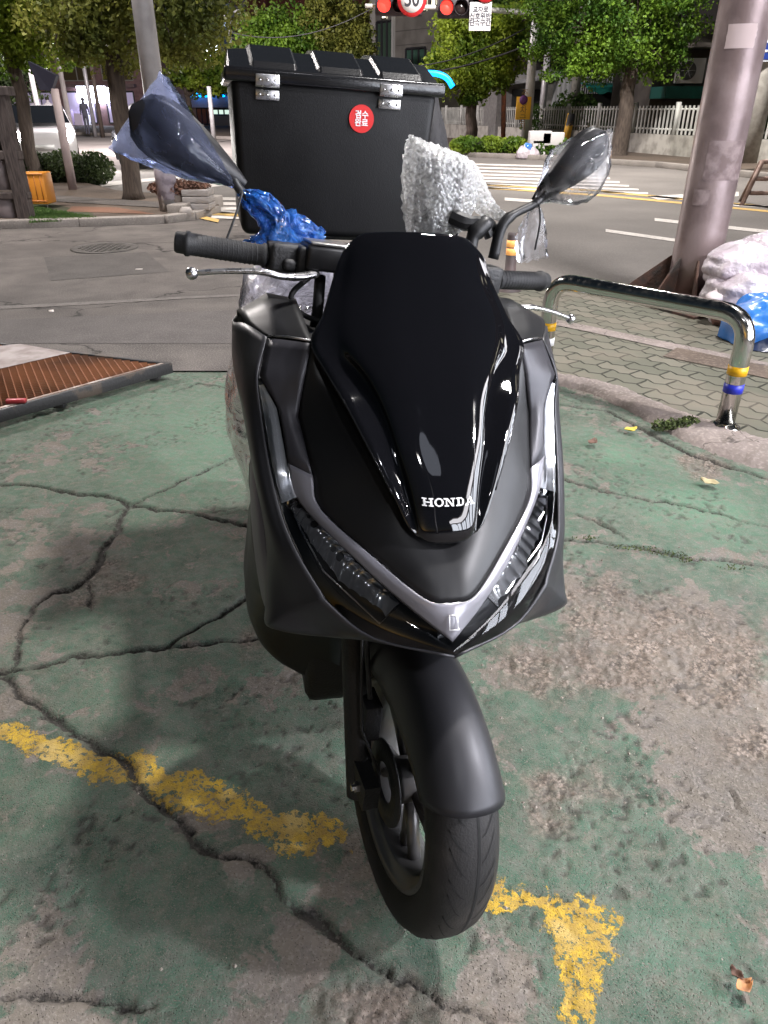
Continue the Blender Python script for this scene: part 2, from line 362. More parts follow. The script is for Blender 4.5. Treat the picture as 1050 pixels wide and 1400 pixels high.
def lot_mat():
    m = bpy.data.materials.new('painted_concrete'); m.use_nodes = True; n = m.node_tree; p = n.nodes['Principled BSDF']; L = n.links.new
    geo = nd(n, 'ShaderNodeNewGeometry')
    def A(nm): a = nd(n, 'ShaderNodeAttribute', attribute_name=nm); return a.outputs['Fac']
    def N(s, det=5, dist=0, rough=.55):
        t = nd(n, 'ShaderNodeTexNoise'); t.inputs['Scale'].default_value = s; t.inputs['Detail'].default_value = det; t.inputs['Distortion'].default_value = dist; t.inputs['Roughness'].default_value = rough
        L(geo.outputs['Position'], t.inputs['Vector']); return t.outputs[0]
    def MT(op, a, b=None, c=None):
        q = nd(n, 'ShaderNodeMath', operation=op)
        for i, v in enumerate((a, b, c)):
            if v is None: continue
            if isinstance(v, (int, float)): q.inputs[i].default_value = v
            else: L(v, q.inputs[i])
        return q.outputs[0]
    def MR(v, a, b, c=0, d=1):
        q = nd(n, 'ShaderNodeMapRange'); L(v, q.inputs[0])
        for i, k in enumerate((a, b, c, d)): q.inputs[i+1].default_value = k
        return q.outputs[0]
    def MX(f, a, b):
        q = nd(n, 'ShaderNodeMix', data_type='RGBA')
        if isinstance(f, (int, float)): q.inputs[0].default_value = f
        else: L(f, q.inputs[0])
        for i, v in ((6, a), (7, b)):
            if isinstance(v, tuple): q.inputs[i].default_value = (*v, 1)
            else: L(v, q.inputs[i])
        return q.outputs[2]
    fine = N(160, 3); med = N(22, 6, .4); big = N(3.2, 5); sp = N(420, 2)
    # bare concrete
    conc = MX(MR(big, .35, .65), (.138, .120, .100), (.205, .176, .148))
    conc = MX(MR(med, .42, .62, 0, .55), conc, (.125, .112, .105))
    conc = MX(MR(fine, .52, .66, 0, .5), conc, (.27, .245, .215))
    # green paint, worn
    g1 = MX(MR(N(6, 5), .4, .62), (.027, .080, .050), (.055, .132, .086))
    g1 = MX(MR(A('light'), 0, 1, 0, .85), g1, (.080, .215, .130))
    g1 = MX(MR(med, .5, .7, 0, .4), g1, (.13, .185, .135))
    gm = MT('ADD', MT('ADD', MT('MULTIPLY', MT('SUBTRACT', N(9, 8, .6, .68), .5), 1.9), MT('MULTIPLY', MT('SUBTRACT', big, .5), 1.2)), MT('ADD', A('green'), .13))
    gm = MR(MT('ADD', gm, MT('MULTIPLY', MT('SUBTRACT', N(48, 6, .3, .7), .5), .55)), -.05, .06)
    gm = MT('MULTIPLY', gm, MR(sp, .36, .46)); gm = MT('MULTIPLY', gm, MR(A('agg'), .3, 1.0, 1, .35))
    col = MX(MT('MULTIPLY', gm, MR(N(31, 5, .4, .65), .35, .6, .38, .86)), conc, g1)
    # exposed aggregate
    vor = nd(n, 'ShaderNodeTexVoronoi'); vor.inputs['Scale'].default_value = 95; L(geo.outputs['Position'], vor.inputs['Vector'])
    sp2 = nd(n, 'ShaderNodeSeparateColor'); L(vor.outputs['Color'], sp2.inputs[0])
    vs = nd(n, 'ShaderNodeTexVoronoi'); vs.inputs['Scale'].default_value = 260; L(geo.outputs['Position'], vs.inputs['Vector'])
    sp3 = nd(n, 'ShaderNodeSeparateColor'); L(vs.outputs['Color'], sp3.inputs[0])
    st_ = MX(MR(MT('ADD', MT('MULTIPLY', sp2.outputs[0], .5), MT('MULTIPLY', sp3.outputs[0], .5)), .15, .85), (.075, .058, .048), (.36, .295, .245))
    st_ = MX(MR(vor.outputs['Distance'], .45, .75, 0, .8), st_, (.05, .042, .036))
    st_ = MX(MR(N(14, 5), .42, .62, 0, .6), st_, (.15, .115, .09))
    col = MX(MT('MULTIPLY', MT('MULTIPLY', A('agg'), MR(N(11, 6, .5), .38, .56)), .85), col, st_)
    # dirt stains and pits
    col = MX(MR(N(1.7, 7, .8), .55, .75, 0, .35), col, (.08, .075, .07))
    vr = nd(n, 'ShaderNodeTexVoronoi'); vr.inputs['Scale'].default_value = 170; vr.inputs['Randomness'].default_value = 1; L(geo.outputs['Position'], vr.inputs['Vector'])
    col = MX(MT('MULTIPLY', MR(vr.outputs['Distance'], .12, .22, .8, 0), MR(N(7, 3), .56, .66)), col, (.05, .046, .042))
    col = MX(MT('MULTIPLY', A('pit'), .6), col, (.05, .045, .04))
    # yellow line, chipped
    yn = MT('ADD', A('yellow'), MT('ADD', MT('MULTIPLY', MT('SUBTRACT', N(38, 7, .3, .7), .5), .07), MT('MULTIPLY', MT('SUBTRACT', N(6, 3), .50), .17)))
    ym = MT('MULTIPLY', MR(yn, .002, .006), MR(MT('ADD', N(75, 6, .2, .75), MT('MULTIPLY', A('yellow'), 1.6)), .475, .495))
    yc = MX(MR(N(30, 5), .42, .6), (.52, .34, .035), (.36, .24, .05))
    yc = MX(MR(fine, .5, .62, 0, .6), yc, (.30, .20, .06))
    yc = MX(MR(N(8, 3), .55, .66), yc, (.50, .36, .12))
    col = MX(ym, col, yc)
    # cracks full of dirt
    cn = MT('ADD', A('crack'), MT('MULTIPLY', MT('SUBTRACT', N(110, 7, .5, .7), .5), .034))
    col = MX(MR(cn, -.001, .004, 1, 0), col, (.022, .020, .018))
    col = MX(MR(cn, .0, .022, .28, 0), col, (.09, .08, .07))
    L(col, p.inputs['Base Color']); L(MR(med, .4, .7, .82, .6), p.inputs['Roughness']); p.inputs['Specular IOR Level'].default_value = .35
    hh = MT('ADD', MT('MULTIPLY', fine, .5), MT('ADD', MT('MULTIPLY', sp, .3), MT('MULTIPLY', med, .8)))
    hh = MT('ADD', hh, MT('MULTIPLY', MT('MULTIPLY', A('agg'), sp3.outputs[0]), 1.2)); hh = MT('ADD', hh, MT('MULTIPLY', MT('SUBTRACT', 1, MR(vr.outputs['Distance'], .1, .3)), -1.0)); hh = MT('ADD', hh, MT('MULTIPLY', ym, .35)); hh = MT('ADD', hh, MT('MULTIPLY', gm, .25))
    b = nd(n, 'ShaderNodeBump'); b.inputs['Strength'].default_value = .75; b.inputs['Distance'].default_value = .004
    L(hh, b.inputs['Height']); L(b.outputs[0], p.inputs['Normal']); return m
me.materials.append(lot_mat())

def ground_mat(name, c1, c2, c3, fs=140, ms=3, cr=0, rough=.85, spots=0, cscale=.5):
    m = mat(name, c1, rough, spec=.3); n = m.node_tree; p = n.nodes['Principled BSDF']; L = n.links.new
    geo = nd(n, 'ShaderNodeNewGeometry')
    def N(s, d=5, ds=0):
        t = nd(n, 'ShaderNodeTexNoise'); t.inputs['Scale'].default_value = s; t.inputs['Detail'].default_value = d; t.inputs['Distortion'].default_value = ds; L(geo.outputs['Position'], t.inputs['Vector']); return t.outputs[0]
    def MXR(f, lo, hi, a, b, top=1):
        r = nd(n, 'ShaderNodeMapRange'); r.inputs[1].default_value = lo; r.inputs[2].default_value = hi; r.inputs[4].default_value = top; L(f, r.inputs[0])
        q = nd(n, 'ShaderNodeMix', data_type='RGBA'); L(r.outputs[0], q.inputs[0])
        for i, v in ((6, a), (7, b)):
            if isinstance(v, tuple): q.inputs[i].default_value = (*v, 1)
            else: L(v, q.inputs[i])
        return q.outputs[2]
    c = MXR(N(ms, 6, .3), .35, .65, c1, c2); c = MXR(N(fs, 3), .5, .68, c, c3, .7); c = MXR(N(.45, 5), .45, .7, c, tuple(k*.7 for k in c1), .6)
    if cr:
        v = nd(n, 'ShaderNodeTexVoronoi', feature='DISTANCE_TO_EDGE'); v.inputs['Scale'].default_value = cscale
        t = nd(n, 'ShaderNodeTexNoise'); t.inputs['Scale'].default_value = 2.5; t.inputs['Detail'].default_value = 6; L(geo.outputs['Position'], t.inputs['Vector'])
        a = nd(n, 'ShaderNodeVectorMath', operation='MULTIPLY_ADD'); a.inputs[1].default_value = (.9, .9, 0); L(t.outputs['Color'], a.inputs[0]); L(geo.outputs['Position'], a.inputs[2]); L(a.outputs[0], v.inputs['Vector'])
        c = MXR(v.outputs['Distance'], .0, cr, tuple(k*.3 for k in c1), c)
    L(c, p.inputs['Base Color'])
    b = nd(n, 'ShaderNodeBump'); b.inputs['Strength'].default_value = .6; b.inputs['Distance'].default_value = .006; L(N(fs, 3), b.inputs['Height']); L(b.outputs[0], p.inputs['Normal'])
    return m
M['alley'] = ground_mat('alley_asphalt', (.070, .062, .058), (.120, .106, .098), (.22, .20, .185), 105, 3.2, cr=.009, cscale=.42)
M['road'] = ground_mat('road_asphalt', (.130, .118, .110), (.165, .150, .140), (.23, .21, .195), 90, .8, cr=.0)
M['paver_side'] = ground_mat('dusty_paving', (.080, .062, .050), (.12, .090, .070), (.2, .16, .13), 60, 1.6)
M['kerb'] = ground_mat('kerb_stone', (.26, .235, .215), (.20, .18, .165), (.34, .31, .28), 70, 4)
M['strip'] = ground_mat('rough_concrete', (.24, .20, .185), (.17, .145, .13), (.33, .28, .255), 60, 6, cr=.01, cscale=1.6)
M['paint_w'] = ground_mat('road_paint_white', (.62, .58, .55), (.5, .46, .43), (.3, .27, .25), 40, 3)
M['paint_y'] = ground_mat('road_paint_yellow', (.58, .38, .12), (.48, .32, .12), (.3, .22, .12), 40, 3)
M['brick'] = ground_mat('red_paving', (.20, .10, .065), (.15, .085, .06), (.25, .15, .11), 40, 2)
def sheet(name, poly, z, m, thick=0, px=True):
    P = [tuple(gp(*p)[:2]) for p in poly] if px else poly
    g = G()
    if thick: g.prism(P, z-thick, z)
    else: g.add([(a, b, z) for a, b in P], [tuple(range(len(P)))])
    return struct(g.build(name, m, smooth=False))
big = G(); S = 260
# base asphalt: one sheet with the lot's rectangle left open
hx0, hx1, hy0, hy1 = x0+.01, x1-.01, y0+.01, y1-.01
big.add([(-S, -S, 0), (S, -S, 0), (S, S, 0), (-S, S, 0), (hx0, hy0, 0), (hx1, hy0, 0), (hx1, hy1, 0), (hx0, hy1, 0)], [(0, 1, 5, 4), (1, 2, 6, 5), (2, 3, 7, 6), (3, 0, 4, 7)])
struct(big.build('ground', M['alley'], smooth=False))
# the main road crossing behind
sheet('road', [(-200,215),(60,238),(125,258),(160,268),(240,272),(300,287),(420,320),(560,360),(745,386),(800,398),(905,388),(1300,440),(1500,262),(900,222),(640,208),(400,193),(0,186),(-600,186)], .006, M['road'])
# lane lines, crosswalks
def marks(L, m, z=.011):
    g = G()
    for q in L:
        P = [gp(*p, z) for p in q]; g.add(P, [tuple(range(len(P)))])
    return g
WL = [[(828,313),(985,335),(985,339),(828,317)], [(895,298),(1150,325),(1150,330),(895,302)],
 [(885,268),(1010,262),(1010,268),(900,273)], [(965,276),(1150,287),(1150,290),(965,279)],
 [(128,258),(240,270),(240,274),(128,261)], [(130,250),(300,235),(300,238),(140,255)], [(205,262),(420,232),(420,236),(210,268)],
 [(133,208),(160,211),(160,214),(133,210)], [(118,219),(142,222),(142,226),(118,222)],
 [(690,270),(730,273),(730,277),(690,274)], [(240,245),(520,230),(520,233),(240,249)]]
for k in range(8):          # right crosswalk
    a = 222+k*4.6; WL.append([(600+k*3, a), (795+k*13, a+5.5+k*.5), (795+k*13, a+7.6+k*.5), (600+k*3, a+2.0)])
for k in range(5): WL.append([(200-k*6, 268+k*6.4), (330, 270+k*6.6), (330, 274+k*6.6), (198-k*6, 271.5+k*6.4)] if k < 3 else [(290, 266+k*7), (345, 268+k*7), (345, 272+k*7), (288, 270+k*7)])
struct(marks(WL, M['paint_w']).build('road_markings_white', M['paint_w'], smooth=False))
YLn = [[(640,250),(825,260.5),(1150,291),(1150,293.5),(825,263),(640,252)], [(640,254),(825,266),(1150,297),(1150,299.5),(825,268.5),(640,256)],
 [(150,264),(215,280),(300,300),(298,304),(205,283),(145,266)], [(180,276),(330,292),(330,297),(240,290)]]
struct(marks(YLn, M['paint_y']).build('road_markings_yellow', M['paint_y'], smooth=False))
# left corner pavement with kerb
LP = [(-60,318),(0,312),(110,309),(225,305),(262,300),(296,291),(300,286),(240,272),(160,266),(125,257),(60,244),(-200,225),(-300,300)]
sheet('pavement_corner', LP, .07, M['paver_side'], .1)
kg = G()
kp = [gp(*p) for p in [(-60,318),(0,312),(110,309),(225,305),(262,300),(296,291)]]
for a, b in zip(kp[:-1], kp[1:]):
    d = b-a; nrm = np.array([-d[1], d[0], 0])/np.linalg.norm(d); mid = (a+b)/2
    R = np.array([[d[0], -d[1], 0], [d[1], d[0], 0], [0, 0, np.linalg.norm(d)]])/np.linalg.norm(d)
    kg.box((mid[0], mid[1], .045), (np.linalg.norm(d), .16, .10), R)
struct(kg.build('kerb_corner', M['kerb'], bevel=.01))
kb = G(); a = gp(240,300); b = gp(297,284); d = b-a; R = np.array([[d[0], -d[1], 0], [d[1], d[0], 0], [0, 0, np.linalg.norm(d)]])/np.linalg.norm(d)
kb.box(((a+b)[0]/2, (a+b)[1]/2, .10), (np.linalg.norm(d), .22, .16), R); struct(kb.build('kerb_end', M['kerb'], bevel=.015))
sheet('paving_red_strip', [(92,297),(215,301),(160,291),(100,290)], .075, M['brick'])
sheet('paving_asphalt_patch', [(70,274),(240,285),(225,292),(60,282)], .079, M['alley'])
# far pavements
def kerbed(name, line, back, z, m):
    P = [gp(*p) for p in line]; B = [gp(*p) for p in back]
    g = G(); g.prism([(p[0], p[1]) for p in P]+[(p[0], p[1]) for p in B[::-1]], 0, z); struct(g.build(name, m, smooth=False))
    k = G()
    for a, b in zip(P[:-1], P[1:]):
        d = b-a; R = np.array([[d[0], -d[1], 0], [d[1], d[0], 0], [0, 0, np.linalg.norm(d)]])/np.linalg.norm(d); mid = (a+b)/2
        k.box((mid[0], mid[1], z/2+.012), (np.linalg.norm(d)*1.01, .22, z+.02), R)
    struct(k.build(name.replace('pavement', 'kerb'), M['kerb'], bevel=.01))
kerbed('pavement_far_right', [(560,211),(740,219),(900,229),(1060,247),(1250,275)], [(560,190),(740,196),(900,208),(1060,226),(1250,245)], .11, M['paver_side'])
kerbed('pavement_far_left', [(-500,180),(0,182),(200,187),(400,194),(560,200)], [(-500,170),(0,171),(200,173),(400,176),(560,178)], .12, M['paver_side'])
# right: interlocking pavers between lot and road
def paver_mat():
    m = mat('interlocking_pavers', (.16, .15, .12), .8, spec=.3); n = m.node_tree; p = n.nodes['Principled BSDF']; L = n.links.new
    geo = nd(n, 'ShaderNodeNewGeometry'); mp = nd(n, 'ShaderNodeMapping'); mp.inputs['Rotation'].default_value = (0, 0, math.radians(50))
    t = nd(n, 'ShaderNodeTexNoise'); t.inputs['Scale'].default_value = 9; t.inputs['Detail'].default_value = 3; L(geo.outputs['Position'], t.inputs['Vector'])
    wv = nd(n, 'ShaderNodeVectorMath', operation='MULTIPLY_ADD'); wv.inputs[1].default_value = (.03, .03, 0); L(t.outputs['Color'], wv.inputs[0]); L(geo.outputs['Position'], wv.inputs[2]); L(wv.outputs[0], mp.inputs[0])
    # zig-zag joints: add a triangle wave across
    sx = nd(n, 'ShaderNodeSeparateXYZ'); L(mp.outputs[0], sx.inputs[0])
    pp = nd(n, 'ShaderNodeMath', operation='PINGPONG'); pp.inputs[1].default_value = .055; L(sx.outputs[0], pp.inputs[0])
    ml = nd(n, 'ShaderNodeMath', operation='MULTIPLY_ADD'); ml.inputs[1].default_value = .5; L(pp.outputs[0], ml.inputs[0]); L(sx.outputs[1], ml.inputs[2])
    cx = nd(n, 'ShaderNodeCombineXYZ'); L(sx.outputs[0], cx.inputs[0]); L(ml.outputs[0], cx.inputs[1])
    br = nd(n, 'ShaderNodeTexBrick'); br.inputs['Scale'].default_value = 1; br.inputs['Brick Width'].default_value = .22; br.inputs['Row Height'].default_value = .11; br.inputs['Mortar Size'].default_value = .007; br.inputs['Mortar Smooth'].default_value = .3
    br.inputs['Color1'].default_value = (.105, .105, .080, 1); br.inputs['Color2'].default_value = (.150, .140, .110, 1); br.inputs['Mortar'].default_value = (.03, .03, .022, 1)
    L(cx.outputs[0], br.inputs['Vector'])
    t2 = nd(n, 'ShaderNodeTexNoise'); t2.inputs['Scale'].default_value = 2.2; t2.inputs['Detail'].default_value = 6; L(geo.outputs['Position'], t2.inputs['Vector'])
    r = nd(n, 'ShaderNodeMapRange'); r.inputs[1].default_value = .5; r.inputs[2].default_value = .68; r.inputs[4].default_value = .7; L(t2.outputs[0], r.inputs[0])
    mx = nd(n, 'ShaderNodeMix', data_type='RGBA'); L(r.outputs[0], mx.inputs[0]); L(br.outputs[0], mx.inputs[6]); mx.inputs[7].default_value = (.17, .145, .115, 1); L(mx.outputs[2], p.inputs['Base Color'])
    b = nd(n, 'ShaderNodeBump'); b.inputs['Distance'].default_value = .012; b.inputs['Strength'].default_value = .9; b.invert = True; L(br.outputs['Fac'], b.inputs['Height'])
    L(b.outputs[0], p.inputs['Normal']); return m
M['pavers'] = paver_mat()
sheet('pavement_pavers', [(560,430),(640,395),(745,388),(812,405),(840,408),(905,392),(1300,440),(1500,700),(1060,612),(985,585),(860,545),(800,528),(740,518),(600,505)], .018, M['pavers'], .03)
sheet('paving_pale_band', [(745,438),(800,449),(900,470),(1000,490),(1080,508),(1080,520),(1000,500),(900,479),(800,457),(745,446)], .022, M['strip'])
sheet('paving_tan_band', [(905,492),(1000,512),(1080,530),(1080,512),(1000,496),(925,480)], .0225, M['paver_side'])
# raised rough strip between lot and pavers: a bumpy slab
def slab(name, A, B, z0, m, n=60, amp=.01, seed=3):
    pa = cr([gp(*p) for p in A], 12); pb = cr([gp(*p) for p in B], 12); rows = []
    for i in range(len(pa)):
        row = []
        for j in range(9):
            t = j/8; q = pa[i]*(1-t)+pb[i]*t; e = math.sin(math.pi*t)**.4
            q = q+np.array([(rnd.random()-.5)*.012, (rnd.random()-.5)*.012, 0])
            row.append((q[0], q[1], z0*e-.012*(1-e)+amp*(rnd.random()-.5)))
        rows.append(row)
    return struct(G().grid(rows).build(name, m))
slab('kerb_worn', [(740,522),(765,527),(800,535),(840,552),(885,575),(930,600),(1000,628),(1070,650)], [(740,512),(790,519),(850,532),(900,553),(940,568),(990,582),(1030,596),(1080,610)], .035, M['strip'])
slab('kerb_road_edge', [(745,392),(812,404),(840,409),(870,405),(908,396)], [(745,388),(812,400),(840,404),(870,400),(905,391)], .05, M['kerb'])

sheet('worn_line_alley', [(-40,421),(120,413),(250,406),(338,402),(338,405),(250,409),(120,417),(-40,425)], .003, ground_mat('worn_pale_line', (.16,.145,.135), (.10,.09,.085), (.2,.18,.17), 70, 14))
sheet('asphalt_patch', [(60,352),(200,345),(232,372),(70,384)], .0025, ground_mat('patched_asphalt', (.060,.054,.051), (.082,.074,.070), (.14,.13,.12), 110, 5))
sheet('asphalt_patch_long', [(-60,440),(330,424),(332,470),(-60,470)], .0022, ground_mat('patched_asphalt_long', (.078,.070,.067), (.10,.09,.086), (.17,.155,.15), 120, 4))
# ================================================================== SCOOTER
sc_ = bpy.data.objects.new('scooter', None); COL.objects.link(sc_); sc_.empty_display_size = .3
Mt = Matrix([[*BM[i], P0[i]] for i in range(3)]+[[0, 0, 0, 1]]); sc_.matrix_world = Mt
tag(sc_, 'matte black maxi scooter parked facing the camera with a tall dark windscreen', 'scooter')
ORG['scooter'] = None
def sym(name, rows, m, parent=sc_, nr=4, nc=4, solid=.003, rs=cr, cs=cr, sub=0, auto=None, center=True, bevel=0):
    S_ = surf(rows, nr, nc, rs, cs); g = G().grid(S_).grid(mir(S_))
    return g.build(name, m, parent, solid=solid, merge=.0008 if center else 0, auto=auto, offset=0, sub=sub, bevel=bevel)
# --- windscreen (glossy, with swept flanks)
WS = [[(0,.255,1.121),(.035,.258,1.120),(.068,.266,1.1165),(.085,.270,1.111),(.096,.267,1.103)],
 [(0,.240,1.105),(.045,.243,1.104),(.083,.252,1.099),(.100,.258,1.094),(.111,.257,1.085)],
 [(0,.205,1.06),(.05,.209,1.06),(.094,.225,1.057),(.112,.240,1.055),(.124,.246,1.053)],
 [(0,.155,1.008),(.055,.160,1.008),(.104,.180,1.008),(.128,.198,1.008),(.143,.210,1.009)],
 [(0,.115,.973),(.055,.120,.973),(.104,.145,.973),(.128,.168,.973),(.164,.182,.974)],
 [(0,.082,.943),(.050,.086,.943),(.088,.105,.944),(.102,.138,.945),(.148,.146,.944)],
 [(0,.050,.905),(.042,.053,.905),(.070,.066,.907),(.080,.088,.909),(.126,.084,.912)],
 [(0,.018,.866),(.035,.020,.866),(.058,.030,.868),(.067,.045,.870),(.100,.036,.866)],
 [(0,-.012,.827),(.028,-.010,.826),(.046,-.003,.825),(.054,.010,.823),(.074,-.004,.818)],
 [(0,-.035,.787),(.024,-.034,.786),(.038,-.030,.784),(.044,-.022,.783),(.056,-.026,.781)],
 [(0,-.041,.765),(.020,-.040,.765),(.032,-.037,.766),(.040,-.031,.768),(.046,-.030,.770)],
 [(0,-.040,.757),(.018,-.039,.758),(.028,-.036,.760),(.036,-.030,.763),(.042,-.027,.766)]]
WS = [[(p[0], p[1]-.006, p[2]) for p in r] for r in WS]
ws = sym('windscreen', WS, M['gloss'], nr=5, nc=4, solid=.004)
# bright rolled edge of the screen
ed = cr([r[-1] for r in WS[:9]], 6)
g = G().tube(ed, .0022, 6).tube([(-p[0], p[1], p[2]) for p in ed], .0022, 6); g.build('screen_edge', mat('edge_gloss', (.02, .02, .022), .12, metal=.6), ws)
for sx in (-1, 1):
    G().lathe((sx*.084, .17, 1.0), (sx*.2, -1, .5), [(0, 0), (.004, .005), (.004, .008), (0, .009)], 16)
# --- maker's name in slab serif letters
def letters():
    polys = []; h = 1.0
    def R(x0, y0, x1, y1): polys.append([(x0, y0), (x1, y0), (x1, y1), (x0, y1)])
    x = 0; s = .22; t = .16
    def serif(cx, y): R(cx-.30, y, cx+.30, y+t)
    # H
    for cx in (.30, 1.15): R(cx-s/2-.03, 0, cx+s/2+.03, h); serif(cx, 0); serif(cx, h-t)
    R(.30, .42, 1.15, .58)
    # O
    cx = 2.20; n = 28
    for k in range(n):
        a = 2*math.pi*k/n; b = 2*math.pi*(k+1)/n
        polys.append([(cx+.36*math.cos(a), .5+.35*math.sin(a)), (cx+.62*math.cos(a), .5+.51*math.sin(a)), (cx+.62*math.cos(b), .5+.51*math.sin(b)), (cx+.36*math.cos(b), .5+.35*math.sin(b))])
    # N
    R(3.12, 0, 3.28, h); R(4.02, 0, 4.18, h); serif(3.22, 0); serif(3.12, h-t); serif(4.08, h-t)
    polys.append([(3.08, h), (3.40, h), (4.20, 0), (3.92, 0)])
    # D
    R(4.72, 0, 4.98, h); R(4.52, 0, 4.75, t); R(4.52, h-t, 4.75, h)
    for k in range(16):
        a = -math.pi/2+math.pi*k/16; b = a+math.pi/16; cx = 5.12
        polys.append([(cx+.22*math.cos(a), .5+.34*math.sin(a)), (cx+.48*math.cos(a), .5+.5*math.sin(a)), (cx+.48*math.cos(b), .5+.5*math.sin(b)), (cx+.22*math.cos(b), .5+.34*math.sin(b))])
    R(4.98, 0, 5.14, t); R(4.98, h-t, 5.14, h)
    # A
    polys.append([(5.88, 0), (6.04, 0), (6.52, h), (6.32, h)]); polys.append([(6.32, h), (6.54, h), (7.00, 0), (6.70, 0)])
    R(6.12, .26, 6.72, .40); R(5.70, 0, 6.24, t); R(6.52, 0, 7.14, t)
    return polys
sc0 = surf(WS, 5, 4)
def on_screen(x, z):      # y of the screen's centre face at height z
    best = None
    zs = [(r[0][2], r[0][1], r[4][1], r[4][0], r[8][1], r[8][0]) for r in sc0]
    for a, b in zip(zs[:-1], zs[1:]):
        if b[0] <= z <= a[0]:
            t = (a[0]-z)/(a[0]-b[0]); L_ = [u+(v-u)*t for u, v in zip(a, b)]; ax = abs(x)
            return L_[1]+(L_[2]-L_[1])*min(1, ax/L_[3])**2+(0 if ax < L_[3] else (L_[4]-L_[2])*(ax-L_[3])/(L_[5]-L_[3]))
    return 0
g = G(); s_ = .0745/7.14
for pl in letters():
    Vv = []
    for (a, b) in pl:
        X = (a-3.57)*s_; Zz = .810+b*.0098; Vv.append((X, on_screen(X, Zz)-.0095, Zz))
    g.add(Vv, [tuple(range(len(Vv)))])
g.build('maker_name', M['white'], ws, smooth=False, solid=.0008)
# --- front panel under the screen
PO = [(.162,.185,.972),(.172,.172,.93),(.184,.160,.868),(.169,.091,.803),(.161,.060,.764),(.10,-.015,.728),(.035,-.083,.694),(0,-.092,.690)]
PI = [(.150,.190,.962),(.143,.172,.935),(.118,.118,.895),(.088,.062,.85),(.064,.022,.81),(.046,-.008,.772),(.020,-.028,.752),(0,-.031,.748)]
def midp(a, b, t, bulge): a = np.array(a); b = np.array(b); q = a*(1-t)+b*t; return tuple(q+np.array([0, -bulge, bulge*.4]))
rows = [[midp(i, o, t, .006*math.sin(math.pi*t)) for t in (0, .33, .66, 1)] for i, o in zip(PI, PO)]
sym('front_panel', rows, M['matte'], nr=5, nc=3, solid=.003)
# dark well under the screen tip
sym('screen_well', [[(.16,.2,.955),(.10,.2,.95),(0,.2,.95)],[(.12,.125,.89),(.06,.11,.885),(0,.10,.88)],[(.066,.03,.808),(.03,.02,.80),(0,.02,.80)],[(.046,0,.770),(.02,-.02,.752),(0,-.02,.750)]], M['dark'], nr=3, nc=3)
# --- satin cap and V light
BO = [(.224,.238,.964),(.238,.200,.918),(.212,.165,.878),(.203,.118,.81),(.189,.086,.762),(.117,-.010,.714),(.058,-.070,.676),(0,-.114,.640)]
PO2 = [(a[0]+.0015, a[1]-.001, a[2]-.001) if a[0] > .01 else (0, a[1], a[2]-.0015) for a in PO]
rows = [[i, midp(i, o, .5, .003), o] for i, o in zip(PO2, BO)]
cap_ = surf(rows[:4], 4, 3, lin, cr)
for R_ in (cap_, mir(cap_)): G().grid(R_).build('front_cap', M['cap_lit'], sc_, solid=.003, offset=0)
dl = sym('daytime_light', [rows[3]]+rows[4:], M['guide'], nr=6, nc=4, solid=.004)
# small white outline at the tip of the V
g = G(); c0 = np.array([.0, -.113, .667])
pts = [(-.006,-.010),(.008,-.010),(.006,-.007),(.006,.007),(.002,.010),(-.005,.010),(-.006,-.010)]
for a, b in zip(pts[:-1], pts[1:]):
    g.tube([(a[0], -.1035-(.010-a[1])*.55, .668+a[1]*.86), (b[0], -.1035-(.010-b[1])*.55, .668+b[1]*.86)], .0007, 5)
g.build('nose_outline', M['white'], dl)
M['bowl'] = mat('reflector_bowl', (.90,.90,.92), .20, metal=.72, coat=.3)
M['lensback'] = mat('lamp_housing', (.035,.035,.037), .3, coat=.3)
# --- headlight: dark housing, reflectors, clear cover
HL = [(.237,.200,.914),(.214,.169,.877),(.204,.121,.81),(.190,.087,.760),(.152,.034,.737),(.118,-.011,.712),(.059,-.071,.674),(0,-.116,.638)]
HO = [(.240,.201,.912),(.236,.180,.872),(.228,.128,.81),(.216,.072,.755),(.198,.020,.718),(.166,-.028,.668),(.102,-.080,.632),(0,-.128,.627)]
rows = [[i, midp(i, o, .35, .007 if k < 7 else .002), midp(i, o, .7, .007 if k < 7 else .002), o] for k, (i, o) in enumerate(zip(HL, HO))]
def glass_mat():
    m = bpy.data.materials.new('clear_cover'); m.use_nodes = True; n = m.node_tree; n.nodes.clear()
    out = nd(n, 'ShaderNodeOutputMaterial'); tr = nd(n, 'ShaderNodeBsdfTransparent'); gl = nd(n, 'ShaderNodeBsdfGlossy'); gl.inputs['Roughness'].default_value = .02
    tr.inputs[0].default_value = (.80, .81, .82, 1); fr = nd(n, 'ShaderNodeFresnel'); fr.inputs[0].default_value = 1.6; mx = nd(n, 'ShaderNodeMixShader')
    n.links.new(fr.outputs[0], mx.inputs[0]); n.links.new(tr.outputs[0], mx.inputs[1]); n.links.new(gl.outputs[0], mx.inputs[2]); n.links.new(mx.outputs[0], out.inputs[0]); return m
M['cover'] = glass_mat()
S_ = surf(rows, 5, 4)
